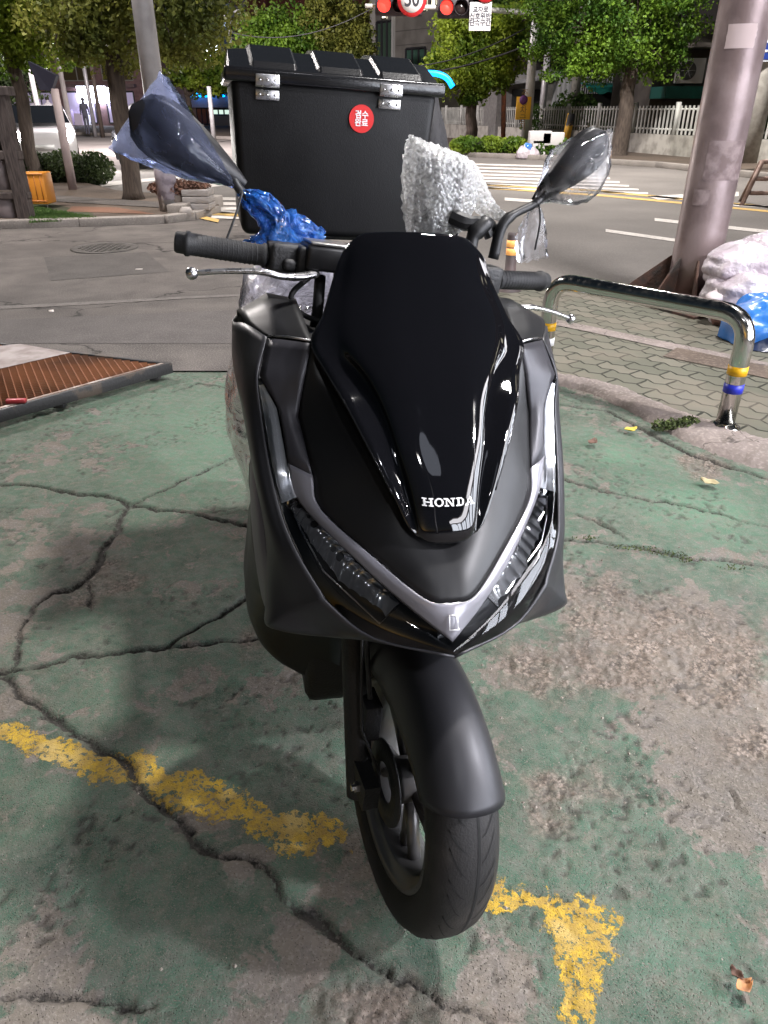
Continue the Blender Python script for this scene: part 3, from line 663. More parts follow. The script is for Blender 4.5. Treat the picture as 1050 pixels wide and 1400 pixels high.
for sgn in (-1, 1):
    R_ = S_ if sgn > 0 else mir(S_)
    hl = G().grid(R_).build('headlight', M['cover'], sc_, merge=.0001)
    back = [[tuple(np.array(p)+np.array([-sgn*.012, .040, -.004])) for p in r] for r in R_]
    hous = G().grid(back)
    # rim walls joining housing to cover edge
    for e in (0, -1): hous.grid([[r[e] for r in R_], [r[e] for r in back]])
    hous.build('housing', M['lensback'], hl)
    # fluted reflector bowls
    for (a0, a1, nm) in ((3.05, 5.9, 0),):
        def LP(s, t, dep):
            k = min(int(s), 6); f = s-k; r0 = [np.array(v) for v in rows[k]]; r1 = [np.array(v) for v in rows[k+1]]
            A_ = r0[0]*(1-f)+r1[0]*f; B_ = r0[3]*(1-f)+r1[3]*f; q = A_*(1-t)+B_*t
            return (sgn*(q[0]-.006), q[1]+dep, q[2])
        rr = []
        for i in range(73):
            f = i/72; s = a0+(a1-a0)*f; st_ = .010*((f*3) % 1)
            rr.append([LP(s, .12+(.68-.22*f)*t, .005+st_+.020*math.sin(math.pi*t)*min(1, 6*f+.2)*min(1, 5*(1-f)+.1)+.0055*abs(math.sin(i*math.pi/6))) for t in np.linspace(0, 1, 9)])
        G().grid(rr).build('reflector', M['bowl'], hl, smooth=True)
    rr = []
    for i in range(22):
        s = .2+2.65*i/21; rr.append([tuple(np.array(LP(s, .04+.90*t, -.0015+.001*abs(math.sin(i*math.pi/3))))+np.array([sgn*.0065, 0, 0])) for t in np.linspace(0, 1, 7)])
    G().grid(rr).build('added_bright_strip', M['bowl'], hl)  # added bright strip that gives the upper lens its white reflection
    g = G(); tp = [LP(s, t, .004) for s, t in ((3.0,.12),(4.3,.10),(5.9,.12),(5.9,.78),(4.6,.82),(3.6,.80),(3.0,.72),(3.0,.12))]
    g.tube(tp, .0013, 6).build('reflector_rim', M['alu'], hl)
    G().lathe(LP(3.0,.45,.012), (0,-1,.3), [(-.01,.013),(.0,.015),(.003,.011),(0,.0)], 20).build('position_lamp', M['chrome'], hl)
am = mat('amber', (.6,.12,.01), .3, coat=.5)
# --- side cowls
CI = [(.224,.238,.966),(.241,.202,.918),(.238,.181,.870),(.230,.129,.808),(.218,.072,.753),(.200,.020,.716),(.172,-.022,.676),(.160,-.038,.662),(.104,-.080,.630),(0,-.130,.625)]
CM = [(.252,.292,.972),(.262,.245,.905),(.256,.20,.855),(.248,.14,.79),(.238,.09,.735),(.226,.045,.695),(.210,.01,.640),(.198,-.006,.622),(.125,-.045,.607),(0,-.085,.602)]
CO = [(.271,.345,.962),(.273,.33,.90),(.262,.275,.84),(.250,.215,.765),(.240,.17,.70),(.242,.11,.65),(.242,.045,.600),(.236,.025,.582),(.150,-.003,.583),(0,-.03,.590)]
CBk = [(.262,.46,.945),(.262,.46,.86),(.256,.44,.79),(.24,.40,.70),(.234,.36,.64),(.230,.28,.61),(.226,.18,.58),(.220,.13,.57),(.15,.10,.56),(0,.07,.57)]
rows = [[a, b, c, d] for a, b, c, d in zip(CI, CM, CO, CBk)]
S_ = surf(rows, 5, 5, cs=cr)
for sgn in (-1, 1):
    R_ = S_ if sgn > 0 else mir(S_)
    cw = G().grid(R_).build('side_cowl', M['satin'], sc_, solid=.004, offset=0)
    # seam line across the cowl
    seam = cr([(sgn*.244,.05,.70),(sgn*.243,.06,.66),(sgn*.226,.02,.602),(sgn*.20,.0,.60)], 6)
# shoulder pieces closing the top of the leg shield
for sgn in (-1, 1):
    F_ = lambda L: [(sgn*a, b, c) for a, b, c in L]
    rows = [F_([(.162,.190,.972),(.192,.214,.970),(.224,.238,.966)]), F_([(.165,.235,.985),(.21,.262,.985),(.252,.292,.974)]), F_([(.170,.30,1.0),(.215,.330,1.002),(.262,.348,.978)]), F_([(.165,.40,.985),(.21,.44,.985),(.262,.46,.947)]), F_([(.15,.47,.90),(.2,.49,.9),(.25,.49,.88)])]
    G().grid(surf(rows, 4, 4, rs=cr, cs=lin)).build('shoulder_cover', M['matte'], sc_, solid=.004, auto=30)
    G().tube([(sgn*a, b, c) for a, b, c in [(.164,.186,.975),(.195,.214,.973),(.222,.237,.968)]], .0018, 6).build('trim_line', M['alu'], sc_)
# side panel blister behind the cowl
for sgn in (-1, 1):
    F_ = lambda L: [(sgn*a, b, c) for a, b, c in L]
    rows = [F_([(.232,.17,.765),(.244,.20,.77),(.250,.26,.765),(.24,.34,.75)]), F_([(.236,.12,.735),(.249,.15,.735),(.254,.22,.73),(.24,.32,.71)]), F_([(.236,.075,.68),(.249,.11,.68),(.254,.20,.67),(.24,.32,.66)]), F_([(.228,.04,.63),(.243,.08,.62),(.250,.17,.61),(.238,.30,.60)]), F_([(.215,.02,.60),(.235,.05,.585),(.245,.14,.575),(.235,.28,.57)])]
    G().grid(surf(rows, 4, 4)).build('side_panel', M['panel_lit'], sc_, solid=.004, offset=0)
# lower shroud and leg shield below the cowls
for sgn in (-1, 1):
    F_ = lambda L: [(sgn*a, b, c) for a, b, c in L]
    rows = [F_([(.10,.05,.60),(.19,.10,.60),(.244,.20,.60),(.246,.42,.60)]), F_([(.09,.18,.48),(.19,.22,.48),(.252,.30,.485),(.256,.45,.49)]), F_([(.085,.25,.38),(.19,.27,.375),(.255,.31,.39),(.262,.46,.40)]), F_([(.08,.29,.25),(.15,.30,.262),(.225,.315,.305),(.245,.46,.33)]), F_([(.06,.31,.19),(.10,.31,.20),(.16,.33,.24),(.20,.48,.25)])]
    G().grid(surf(rows, 4, 4)).build('lower_shroud', M['matte'], sc_, solid=.004, offset=0)
g = G(); g.box((0, .33, .36), (.30, .10, .36)); g.box((0, .22, .56), (.30, .30, .10)); g.box((0, .36, .78), (.36, .16, .34)); g.build('inner_panel', M['dark'], sc_, bevel=.02)
# instrument nacelle behind the screen
g = G(); g.box((0,.34,.985), (.22,.16,.06)); g.box((0,.27,1.02), (.15,.06,.05)); g.build('dashboard', M['dark'], sc_, bevel=.02)
# --- rear body, seat, floorboards, tail
rows = []
for (y, hw, zt, zb) in [(.42,.20,.40,.24),(.55,.23,.42,.22),(.75,.235,.46,.22),(.9,.22,.60,.26),(1.1,.20,.70,.34),(1.35,.16,.80,.48),(1.62,.10,.84,.62)]:
    rows.append([(-hw*.7,y,zb),(-hw,y,(zb+zt)/2),(-hw*.96,y,zt),(-hw*.5,y,zt+.02),(0,y,zt+.03),(hw*.5,y,zt+.02),(hw*.96,y,zt),(hw,y,(zb+zt)/2),(hw*.7,y,zb)])
G().grid(surf(rows, 4, 2)).build('rear_body', M['matte'], sc_, solid=.004)
G().grid(surf([[(-.11,.44,.42),(-.10,.5,.6),(-.09,.60,.72)],[(0,.44,.46),(0,.5,.64),(0,.60,.76)],[(.11,.44,.42),(.10,.5,.6),(.09,.60,.72)]], 4, 4)).build('centre_tunnel', M['matte'], sc_, solid=.004)
seat = []
for (y, hw, z) in [(.60,.09,.74),(.68,.13,.80),(.82,.16,.795),(.95,.17,.81),(1.05,.16,.87),(1.25,.14,.88),(1.42,.10,.885)]:
    seat.append([(-hw,y,z-.09),(-hw*1.02,y,z-.03),(-hw*.75,y,z),(0,y,z+.012),(hw*.75,y,z),(hw*1.02,y,z-.03),(hw,y,z-.09)])
G().grid(surf(seat, 4, 3)).build('seat', mat('seat_vinyl', (.02,.02,.021), .5, bump=.1, bscale=300), sc_, solid=.004)
M['wrapw'] = film('seat_wrap', (.78,.76,.9), .75, .12, 1.0, 16)
wr = []
for (y, hw, z) in [(.56,.10,.76),(.60,.15,.86),(.70,.19,.885),(.82,.21,.87),(.95,.22,.88),(1.08,.21,.94)]:
    r_ = []
    for a, b in ((-1,-.16),(-1.1,-.09),(-1.02,-.03),(-.7,.0),(-.3,.012),(0,.016),(.3,.012),(.7,0),(1.02,-.03),(1.1,-.09),(1,-.16)):
        r_.append((a*hw, y, z+b))
    wr.append(r_)
S_ = surf(wr, 8, 5); S_ = [[(p[0]*(1+.05*(rnd.random()-.5)), p[1]+.012*(rnd.random()-.5), p[2]+.016*(rnd.random()-.5)) for p in r] for r in S_]
o = G().grid(S_).build('plastic_sheet', M['wrapw'], None, origin=b2w((0,.8,.8))) if False else None
g = G().grid(S_); g.xf(lambda p: b2w(p)); o = g.build('plastic_sheet', M['wrapw'], origin=b2w((0,.8,.75))); tag(o, 'crinkled clear plastic sheet laid over the scooter seat', 'plastic sheet')
# hanging film on the right flank of the bike
S_ = []
for i in range(11):
    t = i/10; S_.append([(-.252-(.034*math.sin(math.pi*min(1, t*1.1))**.7)*math.sin(math.pi*u)**.5+.010*(rnd.random()-.5), .36+.30*u+.02*(rnd.random()-.5), .90-.30*t-.02*u) for u in np.linspace(0, 1, 9)])
g = G().grid(surf(S_, 3, 3)); g.xf(lambda p: b2w(p)); o = g.build('plastic_film', film('clear_film', (.9,.9,.92), .55, .06, .9, 22), origin=b2w((-.27,.5,.6))); tag(o, 'shiny clear film hanging down beside the scooter body at the left', 'plastic film')
# rear wheel, side stand, exhaust, rack
g = G(); g.lathe((0,1.28,.245), (1,0,0), [(-.05,.17),(-.062,.20),(-.05,.235),(0,.245),(.05,.235),(.062,.20),(.05,.17)], 40)
rw = g.build('rear_wheel', M['tyre'], sc_)
G().lathe((0,1.28,.245), (1,0,0), [(-.045,.17),(-.02,.13),(-.05,.04),(-.05,0)], 30).build('rim', M['alloy'], rw)
G().tube([(.12,.62,.25),(.20,.66,.12),(.27,.66,.0)], .011, 10).build('side_stand', M['dark'], sc_)
g = G(); 
for sx in (-.12, .12): g.tube([(sx,1.0,.86),(sx,1.12,.955),(sx,1.55,.965)], .010, 8)
for yy in (1.15, 1.32, 1.5): g.tube([(-.16,yy,.967),(.16,yy,.967)], .008, 8)
g.build('luggage_rack', M['dark'], sc_)
g = G(); g.box((0,1.1,.90), (.30,.16,.10)); g.build('grab_base', M['dark'], sc_, bevel=.02)

# --- steering assembly
WD, HD = 6.6, 13.0
def sw(p): return steer(p, WD)
def sh(p): return steer(p, HD)
C0 = np.array([0, 0, .25])
def wprof(): return [(-.040,.176),(-.052,.190),(-.056,.212),(-.050,.230),(-.036,.243),(-.018,.2485),(0,.250),(.018,.2485),(.036,.243),(.050,.230),(.056,.212),(.052,.190),(.040,.176)]
def tyre_mat():
    m = M['tyre'].copy(); m.name = 'grooved_tyre'; return m
g = G().lathe(C0, (1,0,0), wprof(), 120, closed=False).xf(sw); fwh = g.build('front_wheel', M['tyre'], sc_)
# tread grooves: dark raised-edge sipes laid into the tread
g = G()
def tp(a, d, lift=.0006):
    pr = wprof(); ds = [q[0] for q in pr]; rs_ = [q[1] for q in pr]; r = np.interp(d, ds, rs_)+lift
    return np.array([d, -r*math.sin(a), .25+r*math.cos(a)])
for k in range(40):
    a0 = 2*math.pi*k/40
    for sgn, off in ((1, 0), (-1, .5)):
        b0 = a0+off*2*math.pi/40; n_ = 8; L1, L2 = [], []
        for i in range(n_+1):
            t = i/n_; d = sgn*(.012+.036*t**.8); a = b0+(.26 if k % 2 else .34)*t**1.2*(-1); wdt = .0036*math.sin(math.pi*min(1, t*.9+.08))+.0004
            L1.append(tp(a-wdt*2.4, d)); L2.append(tp(a+wdt*2.4, d))
        g.grid([L1, L2])
for d0 in (.0075,):
    for i0 in range(120):
        pass
rg = [[tp(2*math.pi*i/90, d) for d in (.005, .0095)] for i in range(91)]; g.grid(rg)
g.xf(sw).build('tread_groove', mat('groove_black', (.004,.004,.004), .8), fwh)
# rim
g = G().lathe(C0, (1,0,0), [(-.043,.180),(-.047,.174),(-.040,.168),(-.030,.160),(-.028,.150),(.028,.150),(.030,.160),(.040,.168),(.047,.174),(.043,.180)], 90)
g.lathe(C0, (1,0,0), [(-.030,.152),(-.022,.146),(.022,.146),(.030,.152)], 90)
g.lathe(C0, (1,0,0), [(-.035,0),(-.035,.030),(-.028,.040),(.028,.040),(.035,.030),(.035,0)], 40)
for k in range(5):
    for da in (-.16, .16):
        a = 2*math.pi*k/5+.35; p = np.array([0, -math.sin(a), math.cos(a)]); q = np.array([0, -math.sin(a+da), math.cos(a+da)])
        g.tube([C0+p*.03, C0+p*.03*.4+q*.08, C0+q*.15], [.016,.012,.013], 8, flat=.8)
g.xf(sw).build('rim', M['alloy'], fwh)
G().lathe(C0+np.array([-.050,0,0]), (1,0,0), [(-.002,.035),(-.002,.075),(.002,.075),(.002,.035)], 60, closed=True).xf(sw).build('wheel_sensor_ring', M['dark'], fwh)
G().lathe(C0+np.array([.052,0,0]), (1,0,0), [(-.002,.045),(-.002,.105),(.002,.105),(.002,.045)], 60, closed=True).xf(sw).build('brake_disc', M['alu'], fwh)
# forks
ax_ = np.array([0, math.sin(_ra), math.cos(_ra)])
for sx in (-1, 1):
    b_ = C0+np.array([sx*.085, .035, -.02])
    g = G().tube([b_-ax_*.035, b_-ax_*.03, b_+ax_*.30, b_+ax_*.30, b_+ax_*.42], [.014,.024,.023,.018,.018], 18)
    g.box(b_+np.array([0,-.03,.02]), (.028,.07,.05)); g.xf(sw); fk = g.build('fork_leg', M['dark'], sc_, auto=40)
    G().lathe(C0+np.array([sx*.100, 0, 0]), (sx,0,0), [(-.01,.010),(.006,.010),(.006,.006),(.012,.006),(.012,0)], 6).xf(sw).build('axle_bolt', M['alu'], fk, smooth=False)
g = G(); g.box(C0+ax_*.40+np.array([0,.02,0]), (.21,.06,.05)); g.box(C0+np.array([-.068,.075,.09]), (.030,.055,.075)); g.tube([C0+np.array([-.075,.06,.14]), C0+np.array([-.09,.10,.30]), C0+np.array([-.05,.12,.45])], .005, 6)
g.tube([C0+np.array([-.062,.0,.02]), C0+np.array([-.095,.03,.10]), C0+np.array([-.10,.08,.30])], .003, 6)
g.xf(sw).build('brake_caliper', M['dark'], sc_, bevel=.006)
# mudguard
rows = []
for i in range(17):
    t = i/16; row = []
    R_ = .290+.004*t; hw = .070-.004*t
    for u in np.linspace(-1, 1, 15):
        a = math.radians(-60+t*(113-5*abs(u)**2.5)); ph = math.radians(78)*u
        x_ = hw*math.sin(ph)*1.02-.010; r_ = R_-(.056+.060*math.sin(math.pi*min(1, t*.92)))*(1-math.cos(ph))**1.15
        row.append((x_, -r_*math.sin(a), .25+r_*math.cos(a)))
    rows.append(row)
G().grid(surf(rows, 3, 2)).xf(sw).build('mudguard', M['satin2'] if 'satin2' in M else M['satin'], sc_, solid=.004)
# handlebar, grips, controls
def hp(x_, yo=0, zo=0):     # point on the swept bar at lateral x_
    ax = abs(x_); return np.array([x_, .405+.05*(ax/.36)**2+yo, 1.035+.006*(ax/.36)+zo])
g = G().tube([hp(v) for v in np.linspace(-.35, .35, 21)], .0125, 12).xf(sh); hb = g.build('handlebar', M['dark'], sc_)
for sx in (-1, 1):
    L_ = [hp(sx*v) for v in (.222,.226,.23,.26,.30,.338,.340,.345,.347,.358,.361)]
    gr_ = G().tube(L_, [.0185,.020,.0165,.0168,.0168,.0172,.0195,.0195,.017,.0165,.0145], 20)
    for v in np.linspace(.24, .33, 13): gr_.lathe(hp(sx*v), (1,0,0), [(-.0012,.0165),(0,.0177),(.0012,.0165)], 20)
    gr_.xf(sh).build('grip', M['rubber'], hb)
    sw_ = G(); sw_.box(hp(sx*.195), (.052,.046,.050)); sw_.box(hp(sx*.165,-.004,.004), (.030,.056,.044)); sw_.box(hp(sx*.19,-.022,-.006), (.024,.016,.02))
    sw_.xf(sh).build('switch_housing', M['dark'], hb, bevel=.006)
    mc = G(); mc.box(hp(sx*.128,-.012,.012), (.082,.050,.040)); mc.xf(sh).build('brake_reservoir', M['matte'], hb, bevel=.006)
    G().box(hp(sx*.128,-.012,.0345), (.070,.046,.005)).xf(sh).build('reservoir_cap', mat('cap_metal', (.35,.34,.33), .3, metal=.8), hb, bevel=.0015)
    lv = [hp(sx*.150,-.035,-.012), hp(sx*.185,-.062,-.016), hp(sx*.22,-.080,-.016), hp(sx*.25,-.083,-.013), hp(sx*.30,-.080,-.020), hp(sx*.345,-.078,-.030)]
    if sx > 0: lv = [q+np.array([.03*i/5, 0, -.012-.010*i/5]) for i, q in enumerate(lv)]
    lg = G().tube(cr(lv, 5), [.0085]*8+[.0072]*8+[.0058]*10, 12, flat=.75)
    e_ = lv[-1]; rows = []
    lg.lathe(e_+np.array([sx*.004,0,-.001]), (1,0,0), [(.0095*math.sin(t), max(.0005, .0095*math.cos(t))) for t in np.linspace(-math.pi/2, math.pi/2, 12)], 16)
    lg.xf(sh).build('brake_lever', M['alu'], hb)
# centre cover of the bar
g = G(); g.box(hp(0,-.01,.0), (.20,.09,.055)); g.box(hp(-.075,-.03,.012), (.02,.055,.05)); g.xf(sh); g.build('bar_cover', M['dark'], hb, bevel=.012)
g = G(); g.tube(cr([hp(-.15,-.01,-.02), hp(-.185,-.03,-.055), hp(-.15,-.03,-.085), hp(-.05,-.06,-.09), hp(.02,-.04,-.10)], 6), .0048, 8)
g.tube(cr([hp(-.13,.0,-.02), hp(-.135,-.02,-.07), hp(-.13,.0,-.14)], 6), .010, 8)
g.tube(cr([hp(.14,-.01,-.02), hp(.15,-.02,-.06), hp(.10,-.04,-.09)], 6), .0048, 8)
g.xf(sh).build('brake_hose', M['rubber'], hb)
# mirrors
M['shell'] = mat('mirror_shell', (.007,.007,.009), .42, spec=.35)
def MW(v, hh): t = (1+v)/2; return hh*1.32*max(t, 0)**.85*max(1-t**4, 0)**.6+.006
def mirror(sx, base, elbow, neck, c, ux, uz, hw, hh, fold):
    ms = G().tube(cr([base, elbow, neck, c-ux*hw*.75], 6), [.010]*8+[.0075]*11, 10).build('mirror_stem', M['matte'], sc_)
    nrm = np.cross(ux, uz); rows = []
    for i in range(13):
        v = -1+2*i/12; row = []
        wv = MW(v, hh)
        for j in range(9):
            u_ = -1+j/4; row.append(c+ux*hw*v+uz*wv*u_+nrm*.022*(1-u_*u_)*(1-v*v))
        rows.append(row)
    g = G().grid(rows); g.add([c+ux*hw*(-1+i/6)+uz*MW(-1+i/6, hh)*s for s in (-1, 1) for i in range(13)], [(i, i+1, 14+i, 13+i) for i in range(12)])
    return g.build('mirror', M['shell'], ms, merge=.0005)
def un(v): v = np.array(v, float); return v/np.linalg.norm(v)
uxL = un((-.86,-.05,.50)); uzL = un(np.cross((0,-1,.15), uxL)); uzL = un(np.cross(uxL, np.cross(uzL, uxL)))
mirror(-1, np.array([-.175,.40,1.06]), np.array([-.20,.41,1.115]), np.array([-.248,.415,1.150]), np.array([-.326,.415,1.210]), uxL, uzL, .096, .047, True)
uxR = un((.72,.02,.69)); uzR = un(np.cross((0,-1,.15), uxR))
mirror(1, np.array([.205,.46,1.055]), np.array([.222,.47,1.118]), np.array([.285,.49,1.150]), np.array([.346,.50,1.212]), uxR, uzR, .086, .037, True)
# phone arm in black
g = G().tube(cr([(.16,.46,1.05),(.165,.47,1.09),(.19,.48,1.112),(.205,.485,1.10)], 5), [.012]*6+[.016]*5+[.013]*5, 10); g.tube(cr([(.13,.50,1.12),(.155,.485,1.112),(.185,.48,1.112),(.20,.475,1.09)],4), [.015]*5+[.012]*4+[.010]*4, 8); g.build('phone_mount_arm', M['matte'], sc_, auto=40)

# ================================================================== DELIVERY BOX
bx_o = b2w((.012, 1.36, .975))
bxr = thing('delivery_box', 'big black plastic delivery box with ribbed lid mounted behind the scooter seat', 'box', bx_o)
def bp(x_, y_, z_): return b2w((x_+.012, y_, z_))
def bxf(g): return g.xf(lambda p: bp(*p))
def taper(g, z0=.985, z1=1.34, k=.93):
    g.v = [(p[0]*(k+(1-k)*(p[2]-z0)/(z1-z0)), 1.36+(p[1]-1.36)*(k+(1-k)*(p[2]-z0)/(z1-z0)), p[2]) for p in g.v]; return g
g = taper(G().box((0,1.36,1.1625), (.505,.43,.355))); bxf(g).build('box_body', M['box'], bxr, bevel=.02, bseg=4)
g = G().box((0,1.36,1.342), (.535,.462,.030)); bxf(g); lid = g.build('lid', mat('lid_black', (.007,.007,.008), .22, coat=.2, bump=.05, bscale=200), bxr, bevel=.006)
# sloping crown of the lid with raised ribs
g = G(); rows = []
prof = [(1.140,1.355),(1.160,1.362),(1.30,1.404),(1.42,1.412),(1.52,1.404),(1.585,1.357)]
for (yy, zz) in prof: rows.append([(u*.262*(1 if zz < 1.36 else .97), yy, zz-(.0 if abs(u) < .99 else .004)) for u in np.linspace(-1, 1, 15)])
g.grid(rows); g.grid([[(-.262,p[0],1.35) for p in prof], [(-.262*(1 if p[1] < 1.36 else .97),p[0],p[1]-.004) for p in prof]]).grid([[(.262,p[0],1.35) for p in prof], [(.262*(1 if p[1] < 1.36 else .97),p[0],p[1]-.004) for p in prof]])
bxf(g).build('lid_crown', lid.data.materials[0], lid, smooth=False)
for cx in (-.150, .010, .160):
    g = G(); rows = []
    for (yy, zz) in [(1.150,1.359),(1.168,1.373),(1.30,1.414),(1.42,1.421),(1.50,1.412),(1.55,1.385)]:
        rows.append([(cx-.060,yy,zz-.013),(cx-.050,yy,zz),(cx+.050,yy,zz),(cx+.060,yy,zz-.013)])
    rows = [[(a, b, c) for a, b, c in rows[0]]]+rows[1:]
    g.grid(rows); g.add(rows[0], [(0,1,2,3)]); bxf(g).build('lid_rib', lid.data.materials[0], lid, smooth=False, bevel=.003)
for hx in (-.168, .130):
    for (zc, hh) in ((1.334,.024),(1.304,.022)):
        g = bxf(G().box((hx,1.1275 if zc > 1.32 else 1.142,zc), (.056,.003,hh))); h_ = g.build('hinge', M['alu'], lid, bevel=.002)
        s = G()
        for dx in (-.018, 0, .018): s.lathe((hx+dx,1.1255 if zc > 1.32 else 1.140,zc), (0,-1,0), [(0,.0032),(.0015,.0028),(.002,0)], 12)
        if zc > 1.32: pass
        bxf(s).build('screw', M['chrome'], lid)
    bxf(G().tube([(hx-.028,1.134,1.3225),(hx+.028,1.134,1.3225)], .0035, 10)).build('hinge_pin', M['alu'], lid)
red = mat('red_sticker', (.62,.015,.015), .35, coat=.3)
g = G().lathe((.062,1.1455,1.268), (0,-1,0), [(0,.031),(.0016,.031),(.0016,0)], 40); stk = bxf(g).build('round_sticker', red, bxr, auto=30)
def text(name, s, size, m, parent, loc, X, Z, ext=.0006, align='CENTER', bold=0, org=True, sx=1.0, thick=0):
    c = bpy.data.curves.new(name, 'FONT'); c.body = s; c.size = size; c.align_x = align; c.align_y = 'CENTER'; c.extrude = ext; c.offset = bold; c.space_line = .95; c.resolution_u = 4
    t = bpy.data.objects.new(name+'_tmp', c); COL.objects.link(t)
    dg = bpy.context.evaluated_depsgraph_get(); dg.update(); me_ = bpy.data.meshes.new_from_object(t.evaluated_get(dg)); me_.name = name
    bpy.data.objects.remove(t); X = un(X); Z = un(Z); Yv = np.cross(Z, X)
    me_.materials.clear(); me_.materials.append(m)
    n_ = len(me_.vertices); co = np.zeros(n_*3); me_.vertices.foreach_get('co', co); co = co.reshape(-1, 3)
    W_ = np.array(loc)+np.outer(co[:,0]*sx, X)+np.outer(co[:,1], Z)-np.outer(co[:,2], Yv)
    og = ORG.get(parent.name) if parent is not None else None
    if og is not None: W_ = W_-og
    me_.vertices.foreach_set('co', W_.ravel()); me_.update()
    o = bpy.data.objects.new(name, me_); COL.objects.link(o); o.parent = parent; ORG[name] = og; return o
text('sticker_lettering', '검수\n완료', .0185, M['white'], stk, bp(.062,1.1430,1.2675), NX, UZ, bold=.0004)
# soft black bag strapped on the far right side of the box
rows = []
for i in range(11):
    t = i/10; z_ = 1.06+.29*t; rr = .05+.055*math.sin(math.pi*min(1, t*.95+.1))
    rows.append([bp(.285+rr*math.cos(a)*.8, 1.42+1.5*rr*math.sin(a), z_+.01*math.sin(3*a)) for a in np.linspace(0, 2*math.pi, 17)])
o = G().grid(rows).build('bag', mat('black_cloth', (.012,.011,.013), .75, bump=.5, bscale=30), origin=bp(.29,1.42,1.06), sub=1); tag(o, 'soft black bag hanging against the far right side of the delivery box', 'bag')

# ================================================================== PLASTIC BAGS ON THE BIKE
def bag(name, rings, m, label, cat, n=28, jit=.006, nr=4, seed=1, origin=None, fold=0, close=True):
    r = random.Random(seed); rows = []
    R_ = [cr([np.array(q[0]) for q in rings], nr)] 
    cs_ = cr([np.array(q[0], float) for q in rings], nr); ua = cr([np.array(q[1], float) for q in rings], nr); ub = cr([np.array(q[2], float) for q in rings], nr)
    ph = [r.random()*6 for _ in range(6)]
    for i, (c, a, b) in enumerate(zip(cs_, ua, ub)):
        row = []
        for k in range(n):
            t = 2*math.pi*k/n; f = 1+fold*(.5*math.sin(5*t+ph[0]+i*.15)+.35*math.sin(9*t+ph[1]-i*.25)+.25*math.sin(14*t+ph[2]+i*.4))
            row.append(c+(a*math.cos(t)+b*math.sin(t))*f+np.array([r.random()-.5 for _ in range(3)])*jit)
        row.append(row[0]); rows.append(row)
    g = G().grid(rows).xf(lambda p: b2w(p)); og = b2w(origin if origin is not None else rings[0][0])
    return tag(g.build(name, m, origin=og, merge=.0001), label, cat)
M['bluefilm'] = film('blue_film', (.05,.30,1.0), .6, .08, .8, 40, (.75,.85,1))
M['palefilm'] = film('pale_blue_film', (.62,.70,1.0), .34, .05, .45, 9, (.9,.93,1), 1.30, None, .93)
M['clear'] = film('clear_bag_film', (.88,.88,.92), .26, .07, .40, 13, (1,1,1), 1.28, None, .92)
nL = un(np.cross(uxL, uzL)); cL = np.array([-.338,.415,1.217]); tie = np.array([-.252,.415,1.151])
def rings(L_, y0, dep):
    out = []
    for k, (u, l) in enumerate(L_):
        u = np.array([u[0], y0, u[1]]); l = np.array([l[0], y0, l[1]]); out.append(((u+l)/2, (u-l)/2, np.array([0, 1, 0])*dep[k]))
    return out
bag('mirror_bag', [(tie, uzL*.004, nL*.004)]+rings([((-.272,1.187),(-.286,1.161)),((-.298,1.224),(-.334,1.166)),((-.321,1.257),(-.377,1.178)),((-.342,1.289),(-.415,1.191)),((-.361,1.311),(-.446,1.203))], .415, [.022,.042,.045,.024,.002]), M['palefilm'],
    'clear bluish plastic bag tied over the mirror on the left', 'plastic bag', jit=.0035, fold=.05, seed=4)
g = G(); hL = [cL+uxL*.02+uzL*.055, cL+uxL*.00+uzL*.11, cL+uxL*.10+uzL*.05]
dn = np.array([0,0,-1.])
bag('blue_wrap', [(tie, (.004,0,.004), (0,.004,0)),(tie+np.array([.022,0,-.012]), (.012,0,.014), (0,.014,0)),(tie+np.array([.052,0,-.035]), (.020,0,.012), (0,.02,0)),(tie+np.array([.052,-.0,-.058]), (.028,0,.008), (0,.026,0)),(tie+np.array([.055,0,-.078]), (.060,0,.004), (0,.034,0)),(tie+np.array([.060,0,-.094]), (.048,0,.0), (0,.030,0))], M['bluefilm'],
    'crumpled blue plastic wrapped round the base of the left mirror stem', 'plastic bag', jit=.008, fold=.14, seed=8, n=40)
bag('blue_wrap', [(tie+np.array([.050,.01,-.040]), (.01,0,.008), (0,.01,0)),(tie+np.array([.075,.01,-.050]), (.012,0,.024), (0,.02,0)),(tie+np.array([.105,.01,-.062]), (.008,0,.022), (0,.02,0)),(tie+np.array([.135,.01,-.066]), (.006,0,.012), (0,.01,0))], M['bluefilm'],
    'tail of crumpled blue plastic lying on top of the bar cover', 'plastic bag', jit=.008, fold=.14, seed=18, n=30)
o = G().tube([b2w(p) for p in cr([tie+np.array([.004,-.006,.002]), tie+np.array([-.010,-.02,-.035]), tie+np.array([-.032,-.03,-.085])], 5)], .0018, 8)
o.lathe(b2w(tie), BM@un(uxL), [(-.003,.006),(0,.0078),(.003,.006)], 16)
tag(o.build('cable_tie', M['dark'], origin=b2w(tie)), 'long black cable tie closing the bluish bag on the left mirror', 'cable tie')
nR = un(np.cross(uxR, uzR)); cR = np.array([.352,.50,1.216]); tieR = np.array([.285,.49,1.150])
bag('mirror_bag', [(tieR, uzR*.004, nR*.004)]+rings([((.295,1.199),(.320,1.154)),((.305,1.235),(.370,1.150)),((.333,1.256),(.406,1.168)),((.378,1.268),(.424,1.205)),((.417,1.280),(.421,1.250))], .50, [.022,.040,.042,.022,.002]), M['clear'],
    'clear plastic bag tied over the mirror on the right', 'plastic bag', jit=.004, fold=.06, seed=5)
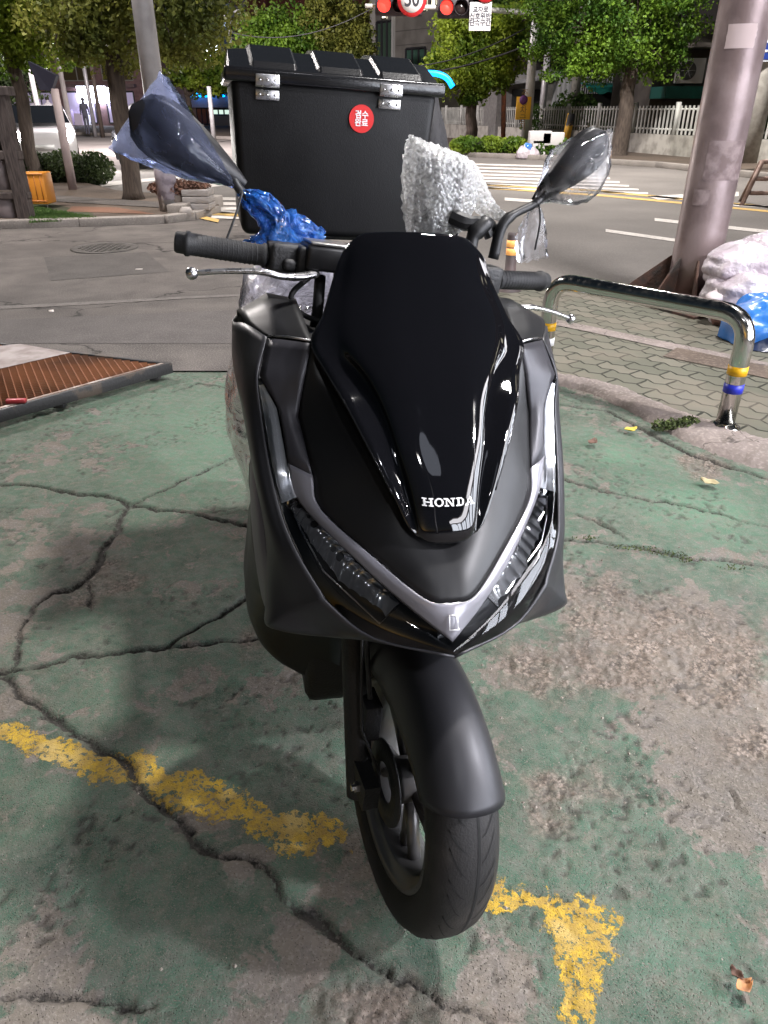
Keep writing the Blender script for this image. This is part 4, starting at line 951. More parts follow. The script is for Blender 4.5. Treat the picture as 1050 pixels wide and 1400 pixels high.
bag('bag_tail', [(tieR, (.004,0,.004), (0,.004,0)),(tieR+np.array([.0,0,-.03]), (.020,0,.004), (0,.012,0)),(tieR+np.array([.004,0,-.065]), (.030,0,.004), (0,.016,0)),(tieR+np.array([.012,0,-.10]), (.026,0,.006), (0,.010,0))], M['clear'],
    'loose gathered end of clear bag hanging below the right mirror', 'plastic bag', jit=.005, fold=.2, seed=6)
o = G().tube([b2w(p) for p in cr([tieR+np.array([.002,-.012,.0]), tieR+np.array([.006,-.02,-.03]), tieR+np.array([.004,-.02,-.078])], 5)], .0018, 8)
o.lathe(b2w(tieR), BM@un(uxR), [(-.003,.007),(0,.0085),(.003,.007)], 16)
tag(o.build('cable_tie', M['dark'], origin=b2w(tieR)), 'short black cable tie hanging straight down from the right mirror bag', 'cable tie')
# bubble wrapped phone holder
def bubble_mat():
    m = film('bubble_film', (1,1,1), .58, .14, .4, 60, (1,1,1), 1.2, .13); n = m.node_tree
    v = nd(n, 'ShaderNodeTexVoronoi'); v.inputs['Scale'].default_value = 130; tc = nd(n, 'ShaderNodeTexCoord'); n.links.new(tc.outputs['Object'], v.inputs[0])
    for b in [q for q in n.nodes if q.bl_idname == 'ShaderNodeBump']:
        b2 = nd(n, 'ShaderNodeBump'); b2.inputs['Strength'].default_value = 1; b2.inputs['Distance'].default_value = .004; b2.invert = True
        n.links.new(v.outputs['Distance'], b2.inputs['Height']); n.links.new(b2.outputs[0], b.inputs['Normal'])
    return m
M['bubble'] = bubble_mat()
bag('bubble_wrap', [((.105,.54,1.075), (.045,0,0), (0,.03,0)),((.112,.54,1.11), (.060,0,0), (0,.045,0)),((.115,.54,1.16), (.068,0,-.006), (0,.05,0)),((.112,.545,1.203), (.066,0,-.006), (0,.05,0)),((.106,.55,1.224), (.056,0,-.008), (0,.035,0)),((.096,.55,1.235), (.044,0,-.012), (0,.005,0))], M['bubble'],
    'sheet of bubble wrap bundled around the phone holder behind the windscreen', 'bubble wrap', jit=.006, fold=.09, seed=9, n=44, nr=6)
rows = []
bag('bubble_wrap', [((.150,.545,1.205), (.004,0,.012), (0,.02,0)),((.172,.545,1.180), (.006,0,.026), (0,.022,0)),((.195,.54,1.152), (.004,0,.026), (0,.016,0)),((.220,.53,1.130), (.002,0,.014), (0,.008,0)),((.236,.51,1.120), (.002,0,.006), (0,.004,0))], M['bubble'],
    'loose flap of bubble wrap reaching from the phone holder to the right mirror stem', 'bubble wrap', jit=.005, fold=.07, seed=10, n=30, nr=6)
g = G(); g.box((.112,.54,1.145), (.080,.05,.135)); g.box((.112,.515,1.15), (.06,.012,.11)); g.xf(lambda p: b2w(p)); tag(g.build('phone_holder', M['rubber'], origin=b2w((.108,.54,1.09)), bevel=.012, bseg=4), 'dark phone holder hidden inside the bubble wrap', 'phone holder')
# ================================================================== RIGHT FOREGROUND
def bend(P, r, n=6):       # rounded polyline
    P = [np.array(p, float) for p in P]; out = [P[0]]
    for i in range(1, len(P)-1):
        a = un(P[i-1]-P[i]); b = un(P[i+1]-P[i])
        for k in range(n+1):
            t = k/n; out.append((1-t)**2*(P[i]+a*r)+2*t*(1-t)*P[i]+t*t*(P[i]+b*r))
    return out+[P[-1]]
hR = gp(990, 583, .02); hL = gp(742, 512, .02)
HZ = .50
tR = hR+np.array([0,0,HZ]); tL = hL+np.array([0,0,HZ])
hoop = thing('hoop_barrier', 'polished steel hoop bollard with yellow and blue tape at the lot edge', 'bollard', hR)
G().tube(bend([hR, tR, tL, hL], .13, 8), .0405, 28).build('hoop_pipe', M['steel'], hoop)
for P_ in (hR, hL):
    G().lathe(P_, (0,0,1), [(0,.066),(.006,.066),(.010,.052),(.022,.044),(.022,.04)], 28).build('foot_ring', M['steel'], hoop)
    for (z0, z1, mm) in ((.245,.285,'yellow'), (.165,.205,'blue')):
        if P_ is hL: mm = 'yellow' if z0 > .2 else 'white'
        G().lathe(P_, (0,0,1), [(z0,.0405),(z0,.0418),(z1,.0418),(z1,.0405)], 32).build('tape_band', M[mm], hoop)
# steel pole with gusset base
pb = gp(940, 415)
pole_m = mat('weathered_pole', (.30,.235,.235), .42, metal=.35, col2=(.20,.15,.15), nscale=3, lo=.45, hi=.6, rvar=.1, bump=.1, bscale=60)
pm = pole_m.node_tree
pole = thing('steel_pole', 'thick weathered steel pole with rusty gusset base beside the road', 'pole', pb)
G().tube([pb+np.array([0,0,z]) for z in (.03,.3,1,2,4,8.2)], [.172,.171,.168,.163,.152,.13], 40).build('pole_shaft', pole_m, pole)
rust = mat('rusty_steel', (.10,.052,.038), .8, col2=(.045,.036,.032), nscale=9, bump=.4, bscale=60)
g = G(); g.box((pb[0],pb[1],.022), (.82,.82,.025), np.array(Matrix.Rotation(.5, 3, 'Z')))
for k in range(8):
    a = .5+k*math.pi/4; c, s = math.cos(a), math.sin(a); q = np.array([-s, c, 0])*.007; d = np.array([c, s, 0]); up = np.array([0,0,1])
    T = [pb+d*.165+up*.035, pb+d*(.41 if k % 2 == 0 else .52)+up*.035, pb+d*(.41 if k % 2 == 0 else .52)+up*.055, pb+d*.178+up*.34, pb+d*.165+up*.34]
    g.add([t-q for t in T]+[t+q for t in T], [(4,3,2,1,0),(5,6,7,8,9)]+[(i,(i+1)%5,5+(i+1)%5,5+i) for i in range(5)])
g.build('gusset_base', rust, pole, smooth=False)
def patch_on_pole(name, z0, z1, a0, a1, m, seed):
    r = random.Random(seed); g = G(); rows = []
    for i in range(9):
        z = z0+(z1-z0)*i/8; rr = np.interp(z, [.03,1,2,4,8.2], [.172,.168,.163,.152,.13])+.0015; e = .03*r.random()
        rows.append([pb+np.array([rr*math.sin(a), -rr*math.cos(a), z]) for a in np.linspace(math.radians(a0)+e, math.radians(a1)-.05*r.random(), 12)])
    g.grid(rows).build(name, m, pole)
patch_on_pole('pale_paper', 1.62, 1.75, -52, 12, mat('paper_residue', (.46,.37,.37), .8), 1)
patch_on_pole('old_glue', .86, 1.10, -45, 55, mat('old_glue', (.17,.125,.125), .85, col2=(.28,.22,.22), nscale=14), 2)
patch_on_pole('old_glue', .70, .80, -60, -20, bpy.data.materials['old_glue'], 5)
# assumed road lamp over the lot, carried by that pole
def lantern(nm, label, post, arm, head, h, r0=.07, own=True, thing_=None):
    t = thing_ or thing(nm, label, 'street lamp', post)
    if not thing_: G().tube([post, post+np.array([0,0,h*.5]), post+np.array([0,0,h])], [r0*1.3, r0, r0*.7], 20).build('post', mat_post, t)
    G().tube(cr([post+np.array([0,0,h-.1]), (post+np.array([0,0,h])+np.array(arm))/2+np.array([0,0,.15]), np.array(arm)], 6), .035, 12).build('arm', mat_post, t)
    G().box(np.array(head)+np.array([0,0,.10]), (.7,.34,.10)).build('lantern', mat_post, t, bevel=.03)
    G().box(np.array(head)+np.array([0,0,.045]), (.56,.26,.012)).build('lamp_glass', glow('lamp_glass', (1,.95,.88), 12), t)
mat_post = mat('grey_post', (.42,.41,.42), .45, metal=.3, col2=(.33,.32,.33), nscale=4, bump=.05)
lantern('x', '', pb, (2.9,3.75,8.32), (2.9,3.6,8.25), 8.2, thing_=pole)
# delineator post
dp = gp(695, 400); dl_ = thing('delineator_post', 'dark flexible delineator post with reflective bands behind the right grip', 'bollard', dp)
hD = hz(318, dp[1])
G().lathe(dp, (0,0,1), [(0,.10),(.03,.095),(.05,.045),(hD-.02,.041),(hD,.034),(hD,0)], 24).build('post', mat('faded_dark_post', (.10,.07,.068), .6, col2=(.06,.045,.045)), dl_)
for py in (332, 343):
    z = hz(py, dp[1]); G().lathe(dp, (0,0,1), [(z-.028,.042),(z-.028,.0436),(z+.022,.0436),(z+.022,.042)], 24).build('reflective_band', glow('orange_band_glow', (.9,.42,.12), .5), dl_)  # emission stands in for light thrown back by the bands
# rubbish bags
wb = mat('white_bin_bag', (.55,.50,.54), .3, spec=.5, bump=.8, bscale=13, col2=(.42,.36,.40), nscale=5, lo=.35)
def blob(name, c, s, m, label, cat, seed=1, org=None, amp=.12, n=40, group=None):
    r = random.Random(seed); g = G(); rows = []; ph = [(r.random()*6, r.random()*6) for _ in range(8)]
    for i in range(n//2+1):
        v = math.pi*i/(n//2); row = []
        for k in range(n):
            u = 2*math.pi*k/n; d = np.array([math.sin(v)*math.cos(u), math.sin(v)*math.sin(u), math.cos(v)])
            f = 1+amp*sum(math.sin((3+j*1.7)*d[j % 3]*1.8+ph[j][0]+2.2*d[(j+1) % 3])*(.7**(j*.5)) for j in range(6))*.5
            f += amp*.55*(abs(math.sin(7*u+ph[6][0]+2*v+1.5*math.sin(3*v)))**.5-.6)*math.sin(v)+amp*.3*abs(math.sin(11*v+3*u+ph[7][0]))-(.35*amp if v < .25 else 0)
            p = np.array(c)+d*f*np.array(s); p[2] = max(p[2], .02); row.append(p)
        row.append(row[0]); rows.append(row)
    return tag(G().grid(rows).build(name, m, origin=org if org is not None else (c[0], c[1], c[2]-s[2]*.9), merge=.0001, sub=1), label, cat, group)
Yt = 4.95
def tb(px, py, Y): return at(px, py, Y)
blob('rubbish_bag', tb(1012,365,5.15)+0, (.24,.22,.15), wb, 'white knotted rubbish bag at the top of the heap by the steel pole', 'rubbish bag', 3)
blob('rubbish_bag', tb(1055,350,5.3)+0, (.24,.22,.16), wb, 'white rubbish bag at the top right edge of the heap', 'rubbish bag', 23)
blob('rubbish_bag', tb(1020,405,5.0)+0, (.27,.24,.17), wb, 'bulging white rubbish bag in the middle of the heap', 'rubbish bag', 5)
blob('rubbish_bag', tb(1050,420,5.05), (.22,.3,.22), wb, 'white rubbish bag behind the blue one', 'rubbish bag', 6)
brn = mat('brown_bag_fill', (.20,.10,.08), .6, bump=.6, bscale=12, col2=(.05,.03,.03), nscale=4)
blob('rubbish_bag', tb(1010,432,4.95), (.19,.2,.15), brn, 'brown bag with dark rubbish squeezed under the white bags', 'rubbish bag', 7)
for m_ in (wb,):
    for b_ in m_.node_tree.nodes:
        if b_.bl_idname == 'ShaderNodeBump': b_.inputs['Distance'].default_value = .035
blue_b = mat('blue_bin_bag', (.03,.16,.50), .25, spec=.6, bump=.9, bscale=7, col2=(.20,.30,.58), nscale=3.5, lo=.42, hi=.6)
blob('rubbish_bag', tb(1045,452,4.55), (.26,.24,.22), blue_b, 'shiny blue rubbish bag lowest in the heap at the right', 'rubbish bag', 8)
blob('rubbish_bag', tb(1050,478,4.45), (.23,.22,.14), mat('dark_blue_bag', (.012,.02,.05), .3, bump=.8, bscale=8), 'nearly black rubbish bag under the shiny blue one', 'rubbish bag', 9)
blob('rubbish_bag', tb(1100,430,4.9), (.3,.3,.3), wb, 'white rubbish bag cut by the right edge of the view', 'rubbish bag', 10)
cbx = tb(985,422,4.95)
R_ = np.array(Matrix.Rotation(math.radians(-25), 3, 'Y')@Matrix.Rotation(math.radians(15), 3, 'X'))
tag(G().box(cbx, (.15,.12,.26), R_).build('foam_box', mat('foam_white', (.62,.55,.57), .6), origin=cbx-np.array([0,0,.13]), bevel=.03, bseg=3), 'pale pink-white foam box leaning on the rubbish heap', 'box')
# moss, weeds, leaves
def leafcloud(g, c, r, n, size, rr, squash=1.0, flat=0):
    for _ in range(n):
        while True:
            d = np.array([rr.uniform(-1,1) for _ in range(3)])
            if d@d <= 1: break
        p = np.array(c)+d*np.array(r); a = un([rr.gauss(0,1), rr.gauss(0,1), rr.gauss(0,1)*(1-flat)+.3]); b = un(np.cross(a, [rr.gauss(0,1), rr.gauss(0,1), rr.gauss(0,1)])); s_ = size*rr.uniform(.6,1.3); c2 = np.cross(a, b)
        g.add([p-b*s_*.5, p+c2*s_*.32, p+b*s_*.5, p-c2*s_*.32], [(0,1,2,3)])
mossm = mat('moss', (.03,.045,.012), .9, col2=(.09,.12,.03), nscale=60)
rr = random.Random(3); g = G(); c = gp(918,580,.03)
for dx in (-.05,0,.05,.09): leafcloud(g, c+np.array([dx, rr.uniform(-.02,.02), rr.uniform(-.01,.01)]), (.045,.03,.028), 260, .014, rr)
tag(g.build('moss_clump', mossm, origin=c-np.array([0,0,.03]), smooth=False), 'dark green clump of moss growing on the kerb edge', 'moss')
g = G()
for (a, b) in [(800,735),(850,748),(905,755),(940,765),(1000,775),(880,750),(925,758)]:
    leafcloud(g, gp(a,b,.001), (.05,.015,.006), 60, .007, rr)
stuff(g.build('moss_in_crack', mossm, smooth=False), 'low moss growing along the crack in the green paint', 'moss')
def leaf(px, py, s, m, label, ang):
    c = gp(px, py, .012); rows = []
    for i in range(7):
        v = -1+i/3; w_ = (1-abs(v)**1.6)*.8+.12; rows.append([c+np.array([math.cos(ang)*v*s-math.sin(ang)*w_*u*s*.8, math.sin(ang)*v*s+math.cos(ang)*w_*u*s*.8, .006*(u*u+v*v)+.003*math.sin(5*v+3*u)]) for u in np.linspace(-1,1,7)])
    tag(G().grid(rows).build('fallen_leaf', m, origin=c, solid=.0006), label, 'leaf')
leaf(1016,1350,.016, mat('leaf_orange', (.52,.24,.09), .6, col2=(.40,.20,.10), nscale=60), 'curled orange-brown leaf lying at the lower right corner', .4)
leaf(1006,1333,.012, mat('leaf_brown', (.13,.07,.05), .7), 'small dark brown leaf scrap beside the orange leaf', 2.2)
leaf(862,588,.03, mat('leaf_yellow', (.6,.45,.06), .6), 'small yellow leaf on the bright green paint', .2)
leaf(810,605,.03, bpy.data.materials['leaf_brown'], 'brown leaf lying on the bright green paint', .9)
leaf(970,660,.035, mat('leaf_tan', (.36,.30,.17), .6), 'pale tan leaf on the green paint near the right edge', 2.5)
# pebbles and grit: loose stones on the broken concrete
g = G(); rr = random.Random(11)
for _ in range(1500):
    a, b = rr.uniform(640,1050), rr.uniform(745,1120)
    if rr.random() < .3: a, b = rr.uniform(0,1050), rr.uniform(560,1400)
    c = gp(a, b, .0); s_ = rr.uniform(.0008,.0028)*(1+1.5*(rr.random() > .94)); c = c+np.array([0,0,-.006+s_])
    V = [c+np.array([rr.uniform(.6,1)*s_*x_, rr.uniform(.6,1)*s_*y_, rr.uniform(.4,.8)*s_*z_]) for x_, y_, z_ in ((1,0,0),(-1,0,0),(0,1,0),(0,-1,0),(0,0,1),(0,0,-1))]
    g.add(V, [(0,2,4),(2,1,4),(1,3,4),(3,0,4),(2,0,5),(1,2,5),(3,1,5),(0,3,5)])
stuff(g.build('grit', mat('grit', (.30,.26,.22), .8, col2=(.14,.12,.10), nscale=90), smooth=False), 'loose grit scattered over the worn concrete', 'grit')

# ================================================================== RUSTY GRATING RAMP (left)
zt = .070
A_ = gp(225,499,zt)[:2]; B_ = gp(-140,600,zt)[:2]; Cc = gp(0,472,zt)[:2]; dback = un(np.array([*(gp(120,473,zt)[:2]-gp(0,455,zt)[:2]), 0]))[:2]
e1 = un(np.array([*(B_-A_), 0]))[:2]; L1 = float(np.linalg.norm(B_-A_)); e2 = un(np.array([*(gp(0,472,zt)[:2]-A_), 0]))[:2]; L2 = float(np.linalg.norm(gp(-200,440,zt)[:2]-A_))
rp = thing('steel_grating', 'rusty expanded metal grating platform on a dark steel frame at the left', 'grating', (A_[0], A_[1], 0))
def rq(a, b, z): p = A_+e1*a+e2*b; return (p[0], p[1], z)
g = G(); w2 = .016
ang = float(np.arccos(np.clip(e1@e2, -1, 1))); na = int(L1/.036); nb = int(L2/.030)
def strand(P, Q):
    P = np.array(P); Q = np.array(Q); d = un(Q-P); n_ = np.array([-d[1], d[0], 0])*.0028; h_ = np.array([0,0,.004])
    g.add([P-n_-h_, P+n_-h_, Q+n_-h_, Q-n_-h_, P-n_+h_*.2, P+n_+h_, Q+n_+h_, Q-n_+h_*.2], [(4,5,6,7),(0,4,7,3),(1,2,6,5)])
ca, cb = .040, .028
for i in range(int(L1/ca)):
    for j in range(int(L2/cb)):
        a = i*ca+(j % 2)*ca/2; b = j*cb
        if a > L1-.05: continue
        # only the part near the view is built finely
        strand(rq(a, b, zt), rq(a+ca/2, b+cb, zt)); strand(rq(a+ca/2, b+cb, zt), rq(a+ca, b, zt)) if a+ca < L1 else None
gm_ = mat('rusty_mesh', (.32,.13,.06), .75, metal=.1, col2=(.11,.055,.035), nscale=2.2, lo=.4, hi=.62)
g.build('expanded_metal', gm_, rp, smooth=False)
fr_ = mat('black_frame', (.022,.021,.022), .5, bump=.2, bscale=80, col2=(.06,.045,.035), nscale=9, lo=.55)
g = G()
def bar(a0, b0, a1, b1, w_, z0, z1):
    P = np.array(rq(a0, b0, 0)); Q = np.array(rq(a1, b1, 0)); d = Q-P; L = np.linalg.norm(d); d = d/L
    R = np.array([[d[0], -d[1], 0], [d[1], d[0], 0], [0, 0, 1]]); m_ = (P+Q)/2; g.box((m_[0], m_[1], (z0+z1)/2), (L, w_, z1-z0), R)
bar(-.03,-.012,L1+.1,-.012,.022,.022,.079); bar(-.018,-.01,-.018,L2,.022,.022,.077)
for f_ in (.25,.5,.75): bar(0,L2*f_,L1,L2*f_,.03,.03,.062)
for f_ in (.25,.5,.75): bar(L1*f_,0,L1*f_,L2,.03,.028,.061)
for a, b in ((.05,.02),(L1*.45,.02),(L1*.9,.02),(.05,L2*.5)): g.box(np.array(rq(a,b,.011)), (.05,.05,.022))
g.build('frame', fr_, rp, bevel=.003)
g = G(); g.add([rq(-.0,.0,.0795), rq(L1,.0,.0795), rq(L1,.022,.0795), rq(0,.022,.0795)], [(0,1,2,3)]); g.build('worn_edge', mat('bare_steel', (.42,.38,.35), .5, metal=.6, col2=(.2,.13,.1)), rp)
wa = [np.linalg.inv(np.array([e1, e2]).T)@(gp(a,b,zt)[:2]-A_) for a, b in ((-150,520),(0,506),(96,484),(28,472),(-150,490))]
g = G(); g.add([rq(p[0], p[1], .0785) for p in wa], [(0,1,2,3,4)]); 
wm = mat('white_painted_mesh', (.33,.29,.28), .75, col2=(.22,.18,.17), nscale=10)
g.build('painted_plate', wm, rp, smooth=False, solid=.002)
c = np.array(gp(22,548,.09)); tag(G().box(c, (.09,.03,.02), np.array(Matrix.Rotation(.1,3,'Z'))).build('red_lighter', mat('red_plastic', (.35,.03,.04), .4, coat=.3), origin=c, bevel=.006), 'small red plastic scrap lying on the rusty grating', 'litter')

# ================================================================== LEFT MIDDLE GROUND
def atz(px, py, Y): return at(px, py, Y)
bark = mat('bark', (.05,.037,.03), .9, bump=.9, bscale=14, col2=(.085,.065,.052), nscale=5, mapscale=(6,6,1))
leafm = {}
def leaf_mat(name, dark, lightc, ns=1.3):
    m = mat(name, dark, .55, spec=.3, col2=lightc, nscale=ns, lo=.38, hi=.62, det=5, coords='Object'); n = m.node_tree; p = n.nodes['Principled BSDF']
    out = n.nodes['Material Output']; tl = nd(n, 'ShaderNodeBsdfTranslucent'); mx = nd(n, 'ShaderNodeMixShader'); mx.inputs[0].default_value = .35
    src = p.inputs['Base Color'].links[0].from_socket; n.links.new(src, tl.inputs[0]); n.links.new(p.outputs[0], mx.inputs[1]); n.links.new(tl.outputs[0], mx.inputs[2]); n.links.new(mx.outputs[0], out.inputs[0]); return m
LM = dict(green=leaf_mat('leaves_green', (.04,.10,.012), (.17,.29,.03)), olive=leaf_mat('leaves_olive', (.06,.08,.015), (.22,.23,.045)), yellow=leaf_mat('leaves_yellow_green', (.07,.14,.015), (.33,.42,.045), .9),
          deep=leaf_mat('leaves_deep', (.02,.05,.01), (.07,.13,.025)), drab=leaf_mat('leaves_drab', (.025,.04,.015), (.07,.10,.035)))
def tree(label, base, th, tr, blobs, key, leaves=7000, ls=.11, seed=1, name='street_tree', group='street trees'):
    """blobs: (px,py,rx_px,ry_px) of the crown at the tree's own distance"""
    rr = random.Random(seed); Y = base[1]; t = thing(name, label, 'tree', base, None)
    top = base+np.array([rr.uniform(-.1,.1), 0, th]); k = math.hypot(Y, .5)
    g = G(); path = [base+np.array([rr.uniform(-1,1)*tr*.35, rr.uniform(-1,1)*tr*.3, th*f]) for f in (.12,.3,.5,.7,.9)]
    path = [base+np.array([0,0,-.05]), base+np.array([0,0,.1])]+path+[top]
    g.tube(path, [tr*1.5, tr*1.12, tr, tr*.95, tr*.88, tr*.8, tr*.75, tr*.6], 16)
    CB = []
    for (px, py, rx, ry) in blobs:
        c = at(px, py, Y); s_ = Y/CT/FPX*.97; CB.append((c, np.array([rx*s_, rx*s_*.8, ry*s_])))
    for (c, r_) in CB:
        j = top-np.array([0,0,rr.uniform(.0,.3)*th*.3]); m_ = (j+c)/2+np.array([rr.uniform(-.2,.2), rr.uniform(-.2,.2), .1])
        g.tube(cr([j, m_, c], 4), [tr*.5]*3+[tr*.32]*3+[tr*.18]*3, 8)
        for _ in range(5):
            e = c+np.array([rr.uniform(-1,1)*r_[0], rr.uniform(-1,1)*r_[1], rr.uniform(-1,1)*r_[2]])*.8; g.tube(cr([m_, (m_+e)/2+np.array([0,0,.1]), e], 3), [tr*.22]*3+[tr*.12]*3+[tr*.05], 6)
    g.build('trunk', bark, t)
    g = G(); tot = sum(r_[0]*r_[2] for _, r_ in CB)
    for (c, r_) in CB:
        share = leaves*r_[0]*r_[2]/tot; nc = max(8, int(share/55))
        for _ in range(nc):
            d = un([rr.gauss(0,1), rr.gauss(0,1), rr.gauss(0,1)])*rr.random()**.4
            cc = c+d*r_; cr_ = rr.uniform(.16,.34)*min(r_[0], r_[2])+ls
            leafcloud(g, cc, (cr_, cr_, cr_*.75), int(share/nc*1.7), ls*.74, rr)
    g.build('crown', LM[key], t, smooth=False); t['group'] = 'street trees'
    return t
s_at = lambda Y: Y/CT/FPX
bT2 = gp(183, 272, .07)
tree('street tree with olive brown crown and thick trunk behind the bluish mirror bag', bT2, 4.3, .13, [(130,10,70,60),(200,0,80,60),(255,10,55,50),(190,-60,120,70),(165,48,55,32),(110,55,38,25),(235,55,45,28)], 'olive', 15000, .10, 21)
bT1 = gp(52, 250, .07)
tree('street tree with bright green crown behind the dark timber frame', bT1, 4.6, .12, [(40,20,60,50),(80,45,45,34),(15,60,40,26),(0,-30,90,60),(80,-20,70,60),(50,68,36,16)], 'yellow', 13000, .11, 22)
# slanted slim pole in the hedge, and tall pole in front of the planter
def simple_pole(name, label, base, h, r, m, cat='pole', lean=(0,0)):
    t = thing(name, label, cat, base); g = G(); g.tube([base, base+np.array([lean[0]*.5, lean[1]*.5, h*.5]), base+np.array([lean[0], lean[1], h])], [r*1.05, r, r*.9], 20); g.build('shaft', m, t); return t
pkm = mat('pinkish_concrete', (.42,.34,.33), .6, col2=(.33,.27,.27), nscale=4, bump=.1)
pA = gp(100, 259, .07)
t_ = simple_pole('slim_pole', 'slim pale post rising out of the hedge with a dark hood on top', pA, hz(128, pA[1]), .07, pkm)
hc = pA+np.array([-.12,0,hz(120, pA[1])]); G().add([hc+np.array(v) for v in ((-.20,-.06,.30),(.22,-.07,.10),(.08,-.05,-.12),(-.10,-.06,-.10),(-.20,.06,.30),(.22,.07,.10),(.08,.05,-.12),(-.10,.06,-.10))], [(0,1,2,3),(7,6,5,4),(0,4,5,1),(1,5,6,2),(2,6,7,3),(3,7,4,0)]).build('hood', mat('dark_cloth', (.02,.02,.04), .7), t_, smooth=False)
pB = gp(232, 288, .07)
t_ = simple_pole('lamp_post', 'tall grey post standing behind the planter, its foot wrapped in torn paper', pB, 9.0, .125, mat_post)
G().lathe(pB, (0,0,1), [(.15,.134),(.15,.137),(.95,.135),(.95,.130)], 24).build('paper_wrap', mat('torn_paper', (.42,.38,.44), .8, col2=(.25,.22,.26), nscale=9, lo=.5), t_)
# hedge
def hedge(label, px0, px1, pyb, pyt, depth, key, n=3500, seed=1, ls=.06):
    a = gp(px0, pyb); b = gp(px1, pyb); Y = (a[1]+b[1])/2; h_ = hz(pyt, Y); g = G(); rr = random.Random(seed); t = thing('hedge', label, 'hedge', (a+b)/2)
    L = np.linalg.norm(b-a); k = max(2, int(L/.5))
    for i in range(k+1):
        c = a+(b-a)*i/k+np.array([0, depth*.5, h_*.5]); leafcloud(g, c+np.array([0,0,rr.uniform(-.04,.06)]), (L/k*.75, depth*.6, h_*.55), n//k, ls, rr)
    g.build('foliage', LM[key], t, smooth=False)
    G().box((a+b)/2+np.array([0,depth*.5,h_*.40]), (L*.93, depth*.6, h_*.75)).build('inner_twigs', mat('twigs', (.018,.022,.010), .9, bump=1, bscale=20), t)
    return t
hedge('rounded green hedge at the corner by the slim post', 42, 120, 256, 212, .9, 'drab', 6000, 5)
# dark timber frame at the left edge
wd = mat('dark_weathered_timber', (.040,.030,.028), .75, bump=.5, bscale=25, col2=(.085,.066,.06), nscale=6, mapscale=(8,8,1))
bF = gp(30, 306); Yf = float(bF[1]); tf = thing('timber_frame', 'dark weathered timber gate frame with grey panels at the left edge', 'gate', bF)
def fx(px, py): return at(px, py, Yf)
Hh = hz(118, Yf); g = G()
x_l, x_r = float(at(-30,304,Yf)[0]), float(at(38,304,Yf)[0]); sc0_ = s_at(Yf)
g.box(((x_r), Yf, Hh/2), (.17,.16,Hh)); g.box(((x_r-.62), Yf, Hh/2), (.14,.14,Hh)); g.box((x_r-.6, Yf, Hh-.05), (1.5,.2,.10)); g.box((x_r-.6, Yf, Hh*.52), (1.4,.15,.10)); g.box((x_r-.6, Yf, Hh*.22), (1.4,.13,.08)); g.box((x_r-.33,Yf+.02,Hh*.75), (.05,.06,Hh*.45))
g.build('frame', wd, tf, smooth=False, bevel=.012)
g = G(); g.box((x_r-.33, Yf+.03, Hh*.38), (.42,.03,Hh*.24)); g.box((x_r-.33, Yf+.03, Hh*.11), (.42,.03,Hh*.18)); g.build('grey_panel', mat('grey_panel', (.22,.18,.18), .7, col2=(.14,.115,.11), nscale=4), tf)
g = G(); g.box((x_r-.33, Yf+.05, Hh*.75), (.5,.02,Hh*.42)); g.box((x_r-1.0, Yf+.04, Hh*.5), (.7,.03,Hh*.95)); g.build('dark_board', mat('dark_board', (.03,.024,.022), .8), tf)
# orange crate
cO = gp(57, 284, .07); to = thing('orange_crate', 'orange plastic crate standing on the grass behind the timber frame', 'crate', cO)
orm = mat('orange_plastic', (.62,.24,.03), .45); g = G(); H_ = .40
g.box(cO+np.array([0,0,H_/2+.06]), (.34,.30,H_)); g.build('body', orm, to, bevel=.015); g = G()
for dx in (-.12,-.04,.04,.12): g.box(cO+np.array([dx,-.152,H_/2+.06]), (.012,.008,H_*.9))
for dz in (.10,.44): g.box(cO+np.array([0,-.155,dz]), (.345,.012,.02))
g.build('rib', mat('orange_dark', (.40,.14,.02), .5), to); g = G()
for dx in (-.14,.14): G().tube([cO+np.array([dx,-.13,.07]), cO+np.array([dx*1.3,-.2,-.0])], .008, 6).build('wire_leg', M['dark'], to)
g = G(); rr = random.Random(8)
for _ in range(5200):
    a, b = rr.uniform(40,135), rr.uniform(285,307)
    if b > 304-(a-60)*.05 or b < 286+(a-60)*.18: continue
    p = gp(a, b, .07); d = np.array([rr.uniform(-.03,.03), rr.uniform(-.03,.03), rr.uniform(.02,.05)]); g.add([p+np.array([-.006,0,0]), p+np.array([.006,0,0]), p+d], [(0,1,2)])
stuff(g.build('grass', mat('grass', (.03,.08,.012), .8, col2=(.07,.13,.02), nscale=20), smooth=False), 'short green grass patch at the foot of the timber frame', 'grass')
sheet('grass_soil', [(40,286),(70,285),(130,300),(128,302),(60,304),(30,305)], .0725, mat('soil_green', (.035,.055,.018), .9, col2=(.05,.045,.03), nscale=9))
# planter
pP = gp(256, 287, .07); tp_ = thing('planter', 'grey wooden planter box with dry reddish plants at the corner', 'planter', pP); pw = mat('planter_wood', (.23,.21,.20), .8, bump=.3, bscale=30, col2=(.30,.28,.27), nscale=8, mapscale=(1,1,7))
g = G()
for z in (.06,.155): g.box(pP+np.array([-.16,0,z]), (.36,.34,.088), np.array(Matrix.Rotation(.35,3,'Z')))
g.build('left_box', mat('planter_old', (.15,.12,.10), .85, col2=(.2,.17,.15), nscale=8), tp_, bevel=.006); g = G()
for z in (.06,.145,.23): g.box(pP+np.array([.18,-.02,z]), (.36,.34,.078), np.array(Matrix.Rotation(-.05,3,'Z')))
g.build('right_box', pw, tp_, bevel=.006)
g = G(); rr = random.Random(4); leafcloud(g, pP+np.array([-.14,0,.28]), (.36,.2,.11), 2600, .045, rr); leafcloud(g, pP+np.array([.12,0,.31]), (.24,.15,.06), 900, .045, rr)
g.build('dry_plants', mat('dry_plants', (.11,.055,.04), .9, col2=(.24,.13,.09), nscale=12), tp_, smooth=False)
